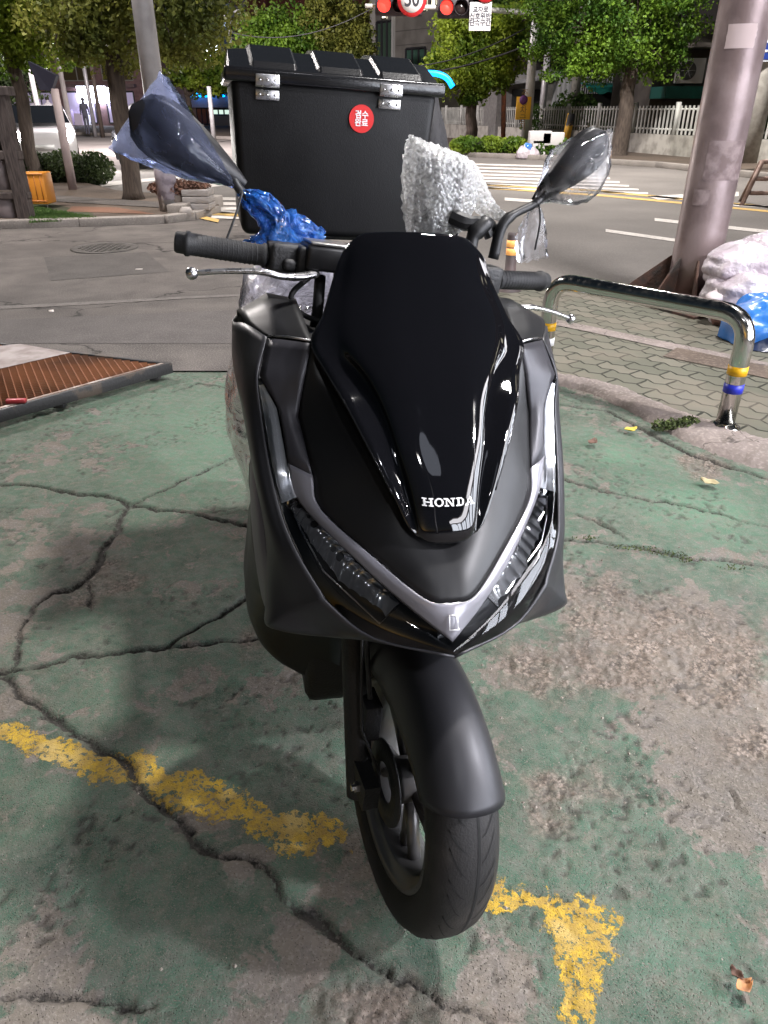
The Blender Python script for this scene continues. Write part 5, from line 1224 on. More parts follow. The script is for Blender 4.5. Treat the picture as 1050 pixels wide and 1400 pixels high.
c = gp(255,290,.10); blob('stone', c, (.09,.07,.07), mat('pale_stone', (.34,.31,.29), .8), 'small pale stone lying in front of the planter', 'stone', 2, amp=.08, n=20)
c = gp(143,339,.003); g = G().lathe(c, (0,0,1), [(.0,.34),(.006,.34),(.006,.30),(.004,.295),(.004,.0)], 48); mh = g.build('manhole_cover', mat('cast_iron', (.10,.09,.085), .6, metal=.3, col2=(.06,.055,.05), nscale=14), origin=c); tag(mh, 'round cast iron manhole cover set in the alley asphalt', 'manhole cover')
g = G()
for i in range(-4,5):
    for j in range(-4,5):
        if i*i+j*j < 18: g.box(c+np.array([i*.06,j*.06,.007]), (.03,.03,.004))
g.build('raised_pattern', mh.data.materials[0], mh)['kind'] = 'stuff'
# litter specks on the alley
for k, (a, b, nm, lb) in enumerate([(190,368,'paper_scrap','tiny white paper scrap on the asphalt near the left lever'),(322,308,'paper_scrap','pale flattened paper scrap beside the delivery box'),(70,425,'paper_scrap','small pale scrap on the alley asphalt above the grating')]):
    c = gp(a, b, .004); tag(G().box(c, (.06,.035,.004), np.array(Matrix.Rotation(k,3,'Z'))).build(nm, mat('scrap', (.5,.45,.42), .7), origin=c), lb, 'litter')
# ================================================================== VEHICLES AND FAR LEFT STREET
def car(label, base, yaw, body, name='parked_car', lights=True, L=4.5, W=1.8, Hc=1.48):
    t = thing(name, label, 'car', base); t.rotation_euler = (0, 0, 0); R = np.array(Matrix.Rotation(yaw, 3, 'Z'))
    X = lambda p: np.array(base)+R@np.array(p, float)
    prof = [(-L/2,.42,.62),(-L/2+.05,.80,.85),(-L/2+.9,.92,.95),(-L/2+1.55,1.38,.78),(-.1,Hc,.72),(L/2-1.5,1.36,.76),(L/2-.75,.98,.93),(L/2-.1,.92,.9),(L/2,.45,.65)]
    rows = []
    for (xx, zt_, wf) in prof:
        w_ = W/2; rows.append([(xx,-w_*.94,.22),(xx,-w_,.45),(xx,-w_*.985,min(zt_,.88)),(xx,-w_*wf,zt_-.06),(xx,-w_*wf*.6,zt_),(xx,w_*wf*.6,zt_),(xx,w_*wf,zt_-.06),(xx,w_*.985,min(zt_,.88)),(xx,w_,.45),(xx,w_*.94,.22)])
    g = G().grid(surf(rows, 4, 1, rs=cr, cs=lin)); g.add([r for r in rows[0]], [tuple(range(10))]); g.add([r for r in rows[-1]], [tuple(range(10))])
    g.xf(X).build('body', body, t, auto=40)
    gl = mat('car_glass', (.01,.012,.015), .05, spec=.8)
    g = G()
    for s in (-1, 1): g.add([(-.85,s*W/2*.962,.93),(1.05,s*W/2*.962,.93),(.55,s*W/2*.79,1.36),(-.35,s*W/2*.79,1.38)], [(0,1,2,3)])
    g.add([(-1.32,-.72,.98),(-1.32,.72,.98),(-.72,.60,1.37),(-.72,-.60,1.37)], [(0,1,2,3)]); g.xf(X).build('window', gl, t, smooth=False, solid=.01, offset=0)
    for sx in (-L/2+.85, L/2-.85):
        for s in (-1, 1):
            w_ = G().lathe((sx, s*(W/2-.09), .32), (0,1,0), [(-.1,.2),(-.11,.3),(-.08,.325),(.08,.325),(.11,.3),(.1,.2)], 28).xf(X).build('wheel', M['tyre'], t)
            G().lathe((sx, s*(W/2-.09), .32), (0,s,0), [(.06,.2),(.09,.19),(.07,.05),(.07,0)], 20).xf(X).build('rim', M['alu'], w_)
    for s in (-1, 1):
        G().lathe((-L/2-.0, s*W*.37, .68), (-1,0,0), [(0,.14),(.03,.12),(.05,0)], 18).xf(X).build('headlight', glow('headlight_glow', (1,.95,.88), 90 if lights else .3), t)
    G().box((-L/2-.02,0,.45), (.05,.5,.11)).xf(X).build('number_plate', mat('plate', (.6,.6,.6), .5), t)
    return t
cb = gp(66, 224); cb2 = np.array([cb[0], cb[1], .01])
white = mat('white_car_paint', (.72,.70,.72), .25, coat=.6)
car('white car with blazing headlights seen over the corner hedge', cb2*np.array([1.02,1.02,1]), math.radians(112), white, L=4.0, W=1.6, Hc=1.25)
c2 = gp(150, 226); car('dark car half hidden behind the tree trunk and the bluish mirror bag', np.array([gp(222,226)[0], gp(222,226)[1]+.5, .01]), math.radians(97), mat('dark_car_paint', (.06,.06,.07), .25, coat=.6), lights=False)
c3 = gp(332, 232); tb_ = np.array([c3[0]+2.3, c3[1]+.6, .01]); car('yellow car mostly hidden behind the delivery box', tb_, math.radians(35), mat('yellow_car_paint', (.62,.30,.03), .3, coat=.5))
# two-storey shop row on the far left
def building(label, a, b, h, depth, wall, name='building', cat='building'):
    a = np.array([a[0], a[1], 0.]); b = np.array([b[0], b[1], 0.]); d = un(b-a); nrm = np.array([-d[1], d[0], 0]); L = float(np.linalg.norm(b-a))
    t = thing(name, label, cat, a)
    g = G(); V = [a, b, b+nrm*depth, a+nrm*depth]; g.prism([(v[0], v[1]) for v in V], 0, h); g.build('wall', wall, t, smooth=False)
    def P(u, z, o=0): return a+d*u*L-nrm*o+np.array([0,0,z])
    return t, P, d, nrm, L
def panel(t, P, u0, u1, z0, z1, m, name, o=.05, frame=None, fw=.06, mull=0):
    g = G(); V = [P(u0,z0,o), P(u1,z0,o), P(u1,z1,o), P(u0,z1,o), P(u0,z0,-.05), P(u1,z0,-.05), P(u1,z1,-.05), P(u0,z1,-.05)]
    g.add(V, [(0,1,2,3),(0,4,5,1),(1,5,6,2),(2,6,7,3),(3,7,4,0)]); ob = g.build(name, m, t, smooth=False)
    if frame:
        g = G(); c = [P(u0,z0,o+.03), P(u1,z0,o+.03), P(u1,z1,o+.03), P(u0,z1,o+.03)]
        for i in range(4): g.tube([c[i], c[(i+1) % 4]], fw/2, 4)
        for k in range(1, mull+1): u = u0+(u1-u0)*k/(mull+1); g.tube([P(u,z0,o+.03), P(u,z1,o+.03)], fw/2, 4)
        g.build('frame', frame, ob, smooth=False)
    return ob
def sgl(u, v=None): return u
brickd = mat('dark_brick', (.30,.19,.20), .85, col2=(.22,.14,.15), nscale=3, bump=.2, bscale=30)
pinkw = mat('pinkish_render', (.26,.19,.20), .85, col2=(.2,.15,.16), nscale=2)
greyc = mat('grey_concrete_wall', (.14,.132,.12), .85, col2=(.19,.18,.165), nscale=1.2, bump=.1)
redb = mat('red_brick_wall', (.15,.05,.035), .85, col2=(.11,.038,.03), nscale=2)
dkf = mat('dark_frame', (.03,.03,.035), .5); whf = mat('pale_frame', (.45,.45,.44), .5)
shopw = glow('lit_shop_window', (.62,.55,.80), .18); shopg = glow('dim_green_window', (.5,.72,.55), .5); wwin = glow('warm_window', (1,.92,.7), 2.2)
neonw = glow('white_neon_sign', (.80,.85,1.0), 14); neonb = glow('blue_neon', (.0,.30,1.0), 5)
dwin = mat('dark_window', (.02,.025,.03), .08, spec=.8)
lA = gp(-260, 172); lB = gp(205, 174)
Yb = float((lA[1]+lB[1])/2)
t1, P1, d1, n1, L1_ = building('long dark brick shop row with a bright white sign at the far left', lA, lB, hz(55, Yb), 8, brickd)
for k in range(9):
    u = .03+k*.108; panel(t1, P1, u, u+.075, .3, 2.6, [dwin, shopw, shopw, shopg, dwin, shopw, shopw, shopw, shopw][k], 'shop_window', frame=dkf, fw=.12, mull=1)
    panel(t1, P1, u, u+.08, 3.4, 5.2, dwin, 'window', frame=whf, fw=.08, mull=1)
def uof(px, a, b, Y):      # fraction along a facade for an image column
    lo, hi = 0, 1
    for _ in range(30):
        m_ = (lo+hi)/2; q = a+(b-a)*m_; col = 525+FPX*q[0]/(q[1]*CT+(CAMH)*ST)
        if col < px: lo = m_
        else: hi = m_
    return lo
u0, u1 = uof(118, lA, lB, Yb), uof(157, lA, lB, Yb); panel(t1, P1, u0, u1, hz(141, Yb), hz(119, Yb), neonw, 'lit_sign', o=.5)
for (a, b, c_, d_, m_) in [(96,104,176,150,shopw),(107,118,177,155,glow('poster_light',(.7,.6,.75),.2)),(119,126,172,153,glow('poster_bright',(.85,.88,1),.35)),(53,63,161,140,glow('poster_pale',(.7,.6,.7),.3)),(65,75,158,150,glow('poster_pale2',(.7,.6,.66),.25))]:
    panel(t1, P1, uof(a,lA,lB,Yb), uof(b,lA,lB,Yb), max(.15, hz(c_, Yb)), hz(d_, Yb), m_, 'poster', o=.4)
panel(t1, P1, .02, .98, 2.9, 3.15, pinkw, 'cornice', o=.5)
# second shop block, blue neon letters
mA = gp(205, 172); mB = gp(420, 176); Ym = float((mA[1]+mB[1])/2)
t2, P2, d2, n2, L2_ = building('low grey shop with blue neon letters between the left mirror and the delivery box', mA, mB, hz(118, Ym), 8, pinkw)
U = lambda px: uof(px, mA, mB, Ym)
panel(t2, P2, U(240), U(325), hz(147,Ym), hz(128,Ym), mat('grey_fascia', (.24,.23,.27), .6), 'fascia', o=.3)
panel(t2, P2, U(272), U(292), .2, hz(148,Ym), mat('red_brown_door', (.20,.08,.06), .6), 'door', frame=dkf, fw=.1, mull=2)
panel(t2, P2, U(294), U(317), .9, hz(149,Ym), glow('pale_green_window', (.62,.80,.70), 1.0), 'shop_window', frame=dkf, fw=.14, mull=2)
panel(t2, P2, U(293), U(330), .12, .85, mat('stone_base', (.26,.25,.26), .8), 'stone_base', o=.4)
lt = G(); bx_ = .0
for k, px in enumerate([276,281,286,295,300,318]):
    p = P2(U(px), hz(130,Ym)*.5+hz(124,Ym)*.5, .7); hh = (hz(123,Ym)-hz(134,Ym))/2; dx = d2*.09
    lt.tube([p-dx*1.4+np.array([0,0,hh]), p+dx*.2+np.array([0,0,-hh])], .11, 6).tube([p+dx*1.6+np.array([0,0,hh]), p+dx*.9+np.array([0,0,-hh])], .06, 6)
lt.build('neon_letters', neonb, t2)
# dark mass and lit advert high above, beyond
bgA = gp(255, 166); bgB = gp(330, 166)
t3, P3, d3, n3, L3_ = building('tall narrow dark block with a huge glowing white screen behind the trees', gp(232,168), gp(330,168), hz(70, float(gp(232,168)[1])), 8, mat('night_wall', (.05,.05,.06), .9))
Y3 = float(gp(280,168)[1]); U3 = lambda px: uof(px, gp(232,168), gp(330,168), Y3)
panel(t3, P3, U3(278), U3(308), hz(100,Y3), hz(60,Y3), glow('huge_screen', (.82,.88,1), 9), 'lit_screen', o=.6)
# red brick tower and grey building
rA = gp(316, 172); rB = gp(512, 176)
t4, P4, d4, n4, L4_ = building('dark red brick building rising behind the trees and the delivery box', rA, rB, hz(-60, float(rA[1])), 8, redb)
Y4 = float((rA[1]+rB[1])/2); U4 = lambda px: uof(px, rA, rB, Y4)
for (a, b, c_, d_) in [(337,352,62,34),(356,372,62,34),(474,492,10,-20),(478,494,52,28)]: panel(t4, P4, U4(a), U4(b), hz(c_,Y4), hz(d_,Y4), dwin if c_ > 20 else wwin, 'window', frame=whf, fw=.12, mull=1)
gA = gp(506, 180); gB = gp(640, 184); Yg = float((gA[1]+gB[1])/2)
t5, P5, d5, n5, L5_ = building('grey concrete building with green glazed bay behind the traffic signals', gA, gB, hz(-70, Yg), 9, greyc)
U5 = lambda px: uof(px, gA, gB, Yg)
panel(t5, P5, U5(508), U5(514), .3, hz(-60,Yg), mat('pale_strip', (.42,.41,.39), .7), 'pilaster')
panel(t5, P5, U5(517), U5(537), 1.0, hz(24,Yg), mat('green_glass', (.05,.09,.065), .12, spec=.7), 'glazing', frame=dkf, fw=.16, mull=2)
panel(t5, P5, U5(537.5), U5(539.5), .3, hz(-60,Yg), whf, 'downpipe', o=.2)
panel(t5, P5, U5(555), U5(580), .8, hz(66,Yg), mat('green_glass2', (.05,.11,.085), .15, spec=.7), 'glazing', frame=dkf, fw=.14, mull=2)
for (a, b, c_, d_) in [(541,550,18,4),(573,580,16,-12),(586,592,14,-2),(523,529,20,12)]: panel(t5, P5, U5(a), U5(b), hz(c_,Yg), hz(d_,Yg), wwin, 'lit_window', frame=dkf, fw=.08)
for z_ in (40, 60, 85, 110): panel(t5, P5, U5(540), U5(600), hz(z_,Yg)-.02, hz(z_,Yg)+.02, mat('joint', (.09,.085,.08), .9), 'joint', o=.012)
bn = G().tube(cr([at(582,100,21), at(598,101,21), at(611,107,21), at(619,119,21)], 6), .065, 8)  # glowing tube in place of a blue reflection beside the lid
tag(bn.build('blue_glow_strip', glow('blue_strip_glow', (.0,.25,1.0), 4), origin=at(582,101,21)), 'curved glowing blue strip standing in for a reflection right of the delivery box lid', 'glowing strip')
t7, P7, d7, n7, L7 = building('dark brick block across the road on the right', (15, 17), (27, 1), 11, 8, mat('dim_brick', (.10,.07,.06), .85, col2=(.07,.05,.045), nscale=2))
for k in range(7):
    panel(t7, P7, .04+k*.135, .13+k*.135, .3, 2.7, [shopw, dwin, shopw, shopg, dwin, shopw, dwin][k], 'shop_window', frame=dkf, fw=.1, mull=1)
    for z_ in (4.0, 7.0): panel(t7, P7, .05+k*.135, .12+k*.135, z_, z_+1.5, wwin if (k*3+int(z_)) % 5 == 0 else dwin, 'window', frame=whf, fw=.08, mull=1)
# distant dark shells closing the street
for i, (a, b, top, lb) in enumerate([((-700,168),(-262,170),40,'dark far building cut by the left edge of the view'),((640,186),(1100,200),-40,'dark house block far behind the fence and trees on the right')]):
    building(lb, gp(*a), gp(*b), hz(top, float(gp(*a)[1])), 10, mat('night_wall_b', (.035,.032,.03), .9))
# glaring floodlight, poles of the far pavement
f0 = gp(14, 183); ft = simple_pole('flood_lamp_post', 'thin far post with a glaring white lamp at the upper left', f0, hz(68, f0[1]), .09, mat_post, 'street lamp')
G().lathe(at(13,66,float(f0[1])), (0,-1,0), [(0,.30),(.1,.22),(.14,0)], 18).build('glowing_lamp', glow('flood', (1,.98,.92), 60), ft)
for k, (a, b, top, lb) in enumerate([(131,187,60,'thin grey post in front of the bright white sign'),(141,188,90,'bare slim trunk-like post just right of the bright white sign'),(293,195,118,'pale post standing under the blue neon letters'),(62,200,95,'slim pale post between the timber frame and the hedge post')]):
    q = gp(a, b); simple_pole('slim_pole', lb, q, hz(top, q[1]), .10, mat_post if k != 1 else bark)
# people walking on the far pavement
def person(base, h, top, bottom, label, face=0):
    t = thing('person', label, 'person', base); k = h/1.7; b = np.array(base)
    V = [(0,0,.93),(0,0,1.12),(0,0,1.36),(0,0,1.47),(0,.0,1.60),(.0,0,1.69),(-.17,0,1.40),(-.22,.03,1.15),(-.20,-.04,.92),(.17,0,1.40),(.22,-.02,1.15),(.21,.05,.92),(-.09,0,.88),(-.10,.06,.48),(-.11,.12,.06),(-.11,.0,.03),(.09,0,.88),(.10,-.06,.48),(.11,-.14,.06),(.11,-.26,.03)]
    Ed = [(0,1),(1,2),(2,3),(3,4),(4,5),(2,6),(6,7),(7,8),(2,9),(9,10),(10,11),(0,12),(12,13),(13,14),(14,15),(0,16),(16,17),(17,18),(18,19)]
    Rr = [.14,.13,.15,.06,.10,.07,.07,.05,.04,.07,.05,.04,.10,.07,.05,.04,.10,.07,.05,.04]
    me_ = bpy.data.meshes.new('person_body'); me_.from_pydata([tuple(np.array(v)*k) for v in V], Ed, []); o = bpy.data.objects.new('body', me_); COL.objects.link(o); o.parent = t; me_.materials.append(top)
    m = o.modifiers.new('skin', 'SKIN'); m.use_smooth_shade = True
    for i, r_ in enumerate(Rr): me_.skin_vertices[0].data[i].radius = (r_*k, r_*k*.8)
    me_.skin_vertices[0].data[0].use_root = True
    s = o.modifiers.new('s', 'SUBSURF'); s.levels = 1; s.render_levels = 1
    ORG['body'] = np.array(base)
    g = G().lathe(b+np.array([0,0,1.63*k]), (0,0,1), [(.09*math.sin(a)*1.2, .092*math.cos(a)+.004) for a in np.linspace(-.3, math.pi/2, 7)], 14); g.build('hair', mat('dark_hair', (.015,.012,.01), .6), t)
    return t
q = gp(74, 186, .12); person(q, 1.7, mat('pale_coat', (.42,.40,.42), .8), None, 'person in a pale coat on the far pavement behind the white car')
q = gp(121, 184, .12); person(q, 1.7, mat('dark_coat', (.05,.05,.07), .8), None, 'person in dark clothes on the far pavement left of the mirror bag')
# trees of the far side
def ft_(label, bpx, bpy_, topz_px, tr, blobs, key, n, ls, seed):
    b = gp(bpx, bpy_); return tree(label, b, hz(topz_px, b[1]), tr, blobs, key, n, ls, seed)
ft_('yellow green tree behind the blue neon letters', 262, 182, 130, .2, [(250,90,28,22),(290,75,24,20),(300,110,28,16),(270,115,20,12),(312,98,20,14)], 'yellow', 5000, .30, 31)
ft_('green tree rising behind the left half of the delivery box', 372, 190, 100, .25, [(370,45,32,28),(400,65,35,28),(345,72,25,18),(390,85,40,20),(425,50,20,22)], 'green', 9000, .24, 32)
ft_('olive tree rising behind the middle of the delivery box', 462, 190, 100, .25, [(455,40,30,34),(480,55,24,32),(445,75,30,22),(430,20,18,16),(495,80,16,20)], 'olive', 9000, .24, 33)
ft_('bright green tree beside the red traffic signal', 642, 205, 110, .22, [(635,70,38,40),(675,60,36,36),(610,95,24,22),(655,105,34,22),(700,40,26,26),(640,30,30,20),(690,90,22,20),(633,130,22,10)], 'yellow', 14000, .17, 34)
ft_('big drooping green tree in front of the fence on the right', 843, 218, 80, .24, [(840,20,70,50),(790,40,50,45),(890,45,48,44),(770,80,32,22),(860,75,45,26),(820,70,38,30),(920,20,40,40),(745,30,32,36),(840,-50,130,50),(905,75,30,20),(800,96,26,10)], 'green', 26000, .13, 35)
ft_('dark evergreen tree behind the mast arm pole', 715, 192, 110, .2, [(705,20,35,30),(735,60,30,26),(690,-10,50,30),(755,20,30,30)], 'deep', 6000, .25, 36)
ft_('dark shrubby tree behind the white fence', 905, 200, 130, .18, [(870,150,32,26),(900,135,34,26),(935,150,34,24),(860,175,28,14),(920,178,34,12)], 'deep', 6000, .16, 37)
ft_('dark green tree behind the striped utility pole at the right edge', 1005, 205, 130, .2, [(985,140,30,30),(1020,170,36,36),(1050,120,30,40),(990,190,26,20)], 'deep', 6000, .15, 38)
ft_('dim foliage far left behind the timber frame', 5, 195, 120, .2, [(10,120,34,24),(-30,90,40,40)], 'drab', 3000, .25, 39)
ft_('bare looking dark tree between fence and awning', 778, 200, 130, .16, [(775,165,26,24),(800,150,20,18),(740,170,22,18)], 'deep', 3000, .2, 40)

# ================================================================== TRAFFIC SIGNALS
mp_ = gp(717, 212); Ymp = float(mp_[1]); tm = thing('signal_mast', 'tall grey pole with a long arm carrying traffic signals over the road', 'traffic signal pole', mp_)
hA = hz(18, Ymp); G().tube([mp_, mp_+np.array([0,0,hz(-60,Ymp)])], [.16,.11], 20).build('pole', mat('galvanised', (.42,.42,.41), .45, metal=.4), tm)
armL = at(500, 8, Ymp-2.5); armR = mp_+np.array([0,0,hA])
g = G().tube([armR, (armR+armL)/2+np.array([0,0,.05]), armL], [.075,.06,.05], 12); g.build('mast_arm', mat('white_arm', (.70,.69,.66), .45), tm)
panel_y = at(714, 146, Ymp-.25)
G().box(at(715.5,148,Ymp-.2), (.46,.03,hz(132,Ymp)-hz(163,Ymp))).build('yellow_sign', mat('yellow_sign', (.80,.42,.02), .5), tm, bevel=.01)
text('sign_lettering', '주\n정\n차\n금\n지', .24, mat('brown_letters', (.25,.12,.02), .6), tm, at(715.5,151,Ymp-.2)-np.array([0,.022,0]), (1,0,0), (0,0,1), thick=0)
G().lathe(at(715.7,136.5,Ymp-.2)-np.array([0,.018,0]), (0,-1,0), [(0,.13),(.01,.13),(.01,0)], 24).build('round_mark', mat('purple_mark', (.10,.02,.12), .6), tm)
def arm_at(px, dy=0):      # point of the arm under image column px
    lo, hi = 0, 1
    for _ in range(30):
        m_ = (lo+hi)/2; q = armR+(armL-armR)*m_; col = 525+FPX*q[0]/(q[1]*CT-(q[2]-CAMH)*ST)
        if col > px: lo = m_
        else: hi = m_
    q = armR+(armL-armR)*lo; return q+np.array([0,-.25,dy])
hous_m = mat('signal_housing', (.04,.03,.04), .5)
def signal(label, px, n, litk, s=.42):
    c = arm_at(px); t = thing('traffic_signal', label, 'traffic signal', c); w_ = s*n
    G().box(c+np.array([w_/2-s/2,0,0]), (w_+.08,.22,s+.08)).build('housing', hous_m, t, bevel=.05)
    for k in range(n):
        q = c+np.array([s*k,-.12,0]); lit = k == litk
        G().lathe(q, (0,-1,0), [(0,.17),(.02,.16),(.03,0)], 24).build('lens', glow('red_light', (1,.03,.02), 3.5) if lit else mat('dark_lens', (.03,.02,.02), .2), t)
        G().lathe(q, (0,-1,0), [(0,.185),(.22,.195)], 24, arc=(0,360)).build('visor', hous_m, t, solid=.01)
    return t
signal('traffic signal lit red at the top centre, left of the round 50 sign', 525, 3, 0, .40)
signal('traffic signal lit red on the arm, right of the round 50 sign', 609, 3, 0, .40)
def round_sign(label, px, txt, s=.36, dy=-.05):
    c = arm_at(px, dy)+np.array([0,-1.0,0]); t = thing('speed_sign', label, 'road sign', c)
    G().lathe(c, (0,-1,0), [(0,s),(.02,s),(.02,0)], 40).build('red_ring', mat('sign_red', (.70,.03,.04), .45), t)
    G().lathe(c+np.array([0,-.021,0]), (0,-1,0), [(0,s*.76),(.006,s*.76),(.006,0)], 40).build('white_face', mat('sign_white', (.80,.78,.80), .5), t)
    text('numerals', txt, s*1.25, mat('sign_black', (.02,.02,.03), .5), t, c+np.array([0,-.030,.0]), (1,0,0), (0,0,1), sx=.85, bold=.012)
round_sign('round red ringed speed limit sign reading 50 on the signal arm', 561, '50', .38, .05)
c = arm_at(655, .42)+np.array([0,-.06,0]); round_sign('round red ringed sign cut by the top edge above the white notice board', 656, '50', .32, .38)
c = arm_at(651, -.25)+np.array([0,-.9,0]); t = thing('notice_board', 'small white notice board with three lines of text hanging from the signal arm', 'sign', c)
G().box(c, (.60,.03,.66)).build('board', mat('board_white', (.72,.71,.74), .5), t, bevel=.008)
text('board_lettering', '교차로\n신호위반\n단속구간', .16, mat('board_black', (.05,.05,.07), .5), t, c+np.array([0,-.020,.0]), (1,0,0), (0,0,1), bold=.006)
# rusty goal-shaped pipe
q0 = gp(688, 205); Yq = float(q0[1]); pts = [at(688,200,Yq), at(690,62,Yq), at(718,54,Yq), at(719,73,Yq)]; pts[0][2] = 0
tag(G().tube(bend(pts, .15), .085, 12).build('pipe_frame', mat('rusty_red_pipe', (.30,.11,.06), .7, col2=(.2,.09,.06)), origin=q0), 'rusty reddish bent pipe frame left of the signal pole', 'pipe')
# utility poles
def upole(label, bpx, bpy_, r, m, top=-60): q = gp(bpx, bpy_); return simple_pole('utility_pole', label, q, hz(top, q[1]), r, m, 'utility pole'), q
upole('dark slim utility pole right of the signal pole', 737, 200, .13, mat_post, 60)
t, q = upole('concrete utility pole in front of the fence with a yellow striped guard', 778, 200, .17, mat('dark_concrete', (.14,.135,.12), .8, col2=(.2,.19,.17)), -60)
cg = gp(773, 207); tag(G().box(cg+np.array([0,0,.6]), (.22,.22,1.15), np.array(Matrix.Rotation(.12,3,'Y'))).build('striped_guard', mat('guard_yellow', (.65,.36,.03), .6, col2=(.03,.03,.03), nscale=2.2, lo=.49, hi=.51), origin=cg), 'small yellow and black striped guard post above the right mirror', 'bollard')
t, q = upole('pale utility pole with yellow and black stripes near the right edge', 1018, 229, .26, mat('pale_concrete', (.36,.34,.31), .8, col2=(.28,.265,.24)), -60)
for k in range(8):
    a = 2*math.pi*k/8; z0, z1 = hz(199, q[1]-.2), hz(166, q[1]-.2); rr_ = .258
    rows = [[q+np.array([rr_*math.sin(a+b), -rr_*math.cos(a+b), z]) for b in np.linspace(0, math.pi/8, 4)] for z in (z0, z1)]
    G().grid(rows).build('yellow_stripe', mat('stripe_yellow', (.72,.42,.03), .5), t, solid=.004, offset=1)
    rows = [[q+np.array([rr_*math.sin(a+b+math.pi/8), -rr_*math.cos(a+b+math.pi/8), z]) for b in np.linspace(0, math.pi/8, 4)] for z in (z0, z1)]
    G().grid(rows).build('black_stripe', mat('stripe_black', (.03,.03,.03), .5), t, solid=.003, offset=1)
c = at(1047, 70, q[1]-.3); tb2 = thing('blue_sign', 'small blue hexagonal plate with pale rim at the right edge', 'sign', c)
G().lathe(c, (0,-1,0), [(0,.24),(.02,.24),(.02,0)], 6).build('rim', mat('sign_pale', (.65,.68,.75), .5), tb2, smooth=False); G().lathe(c+np.array([0,-.022,0]), (0,-1,0), [(0,.19),(.01,.19),(.01,0)], 6).build('face', mat('sign_blue', (.02,.05,.28), .5), tb2, smooth=False)
G().box(c+np.array([.02,-.034,0]), (.12,.004,.05)).build('white_mark', M['white'], tb2)
# barrier trestle at right edge
q = gp(1020, 281); t = thing('barrier', 'rusty slatted metal barrier standing on the road at the right edge', 'barrier', q); hb_ = hz(221, q[1]); g = G()
for dx in (0, .85): g.tube([q+np.array([dx-.12,-.1,0]), q+np.array([dx+.1,0,hb_])], .035, 8); g.tube([q+np.array([dx+.12,.5,0]), q+np.array([dx+.1,.05,hb_])], .03, 8)
for f_ in (.30,.62,1.0): g.tube([q+np.array([-.06+.16*f_,-.1*(1-f_),hb_*f_]), q+np.array([.9+.06*f_,-.1*(1-f_),hb_*f_])], .03, 8)
for dx in (.3,.55): g.tube([q+np.array([dx,-.07,hb_*.3]), q+np.array([dx+.08,0,hb_])], .018, 6)
g.build('tube_frame', mat('rusty_barrier', (.16,.10,.08), .7, metal=.3, col2=(.28,.20,.17)), t)
# fence: low wall and white pickets
wA, wB = gp(600,188), gp(1120,238); wallm = mat('peeling_white_wall', (.42,.40,.36), .85, col2=(.25,.235,.21), nscale=3.5, lo=.42, hi=.66, bump=.5, bscale=10)
tw = thing('garden_wall', 'low peeling white masonry wall carrying the pale picket fence', 'wall', wA)
dW = un(wB-wA); nW = np.array([-dW[1], dW[0], 0]); LW = float(np.linalg.norm(wB-wA)); g = G(); k_ = 24
g.prism([tuple((wA+dW*0)[:2]), tuple(wB[:2]), tuple((wB+nW*.25)[:2]), tuple((wA+nW*.25)[:2])], 0, .64); g.build('wall_body', wallm, tw, smooth=False)
tfn = thing('picket_fence', 'pale upright picket fence along the top of the low white wall', 'fence', wA+np.array([0,0,.65])); pk = mat('pale_picket', (.50,.50,.47), .6, col2=(.36,.36,.34), nscale=2)
g = G(); n_ = int(LW/.19)
for i in range(n_):
    s_ = LW*i/n_; p = wA+dW*s_+nW*.12; dark_gap = 540 < 0
    g.box(p+np.array([0,0,1.02]), (.055,.03,.74), np.array([[dW[0],-dW[1],0],[dW[1],dW[0],0],[0,0,1]]))
g.build('picket', pk, tfn, smooth=False); g = G()
for z in (.78,1.30): g.tube([wA+nW*.15+np.array([0,0,z]), wB+nW*.15+np.array([0,0,z])], .03, 6)
g.build('rail', pk, tfn)
for i in range(12):
    p = wA+dW*LW*(i+.3)/12+nW*.12; G().box(p+np.array([0,0,1.05]), (.12,.12,.86)).build('fence_post', pk, tfn)
# sheds, awning, house, air conditioner behind the fence
def facing(px0, px1, Y, top, z0, m, name, label, cat='shed', depth=3, extras=None):
    a = at(px0, 190, Y); b = at(px1, 190, Y+.5); t, P, d, n_, L = building(label, (a[0], a[1]), (b[0], b[1]), hz(top, Y), depth, m, name, cat); return t, P, a, b
corr = mat('corrugated_sheet', (.24,.25,.25), .6, metal=.2, bump=1, bscale=1)
nn = corr.node_tree; wv_ = nd(nn, 'ShaderNodeTexWave'); wv_.inputs['Scale'].default_value = 3.2; bmp = [x_ for x_ in nn.nodes if x_.bl_idname == 'ShaderNodeBump'][0]; tcw = nd(nn, 'ShaderNodeTexCoord'); nn.links.new(tcw.outputs['Object'], wv_.inputs[0]); nn.links.new(wv_.outputs[1], bmp.inputs['Height']); bmp.inputs['Distance'].default_value = .05
t, P, a, b = facing(676, 772, 36, 103, 0, mat('grey_shed_wall', (.15,.145,.14), .8, col2=(.2,.19,.18)), 'shed', 'low grey shed with slanting roof behind the fence and signal pole')
g = G(); g.add([P(-.02,hz(116,36),.6), P(1.02,hz(98,36),.6), P(1.02,hz(92,36)+.1,-3), P(-.02,hz(108,36)+.1,-3)], [(0,1,2,3)]); g.build('roof', mat('roof_sheet', (.27,.27,.28), .6), t, smooth=False, solid=.08)
panel(t, P, .2, .62, .3, hz(122,36), mat('shed_dark_opening', (.02,.02,.02), .9), 'opening')
t, P, a, b = facing(783, 850, 34, 96, 0, corr, 'shed', 'corrugated metal shed with a teal awning behind the big tree')
g = G(); za, zb = hz(113,34), hz(127,33); rows = [[P(u, za, .05) for u in np.linspace(0,1.1,14)], [P(u, (za+zb)/2+.1, .6) for u in np.linspace(0,1.1,14)], [P(u, zb+.06*math.sin(u*22), 1.1) for u in np.linspace(0,1.1,14)]]
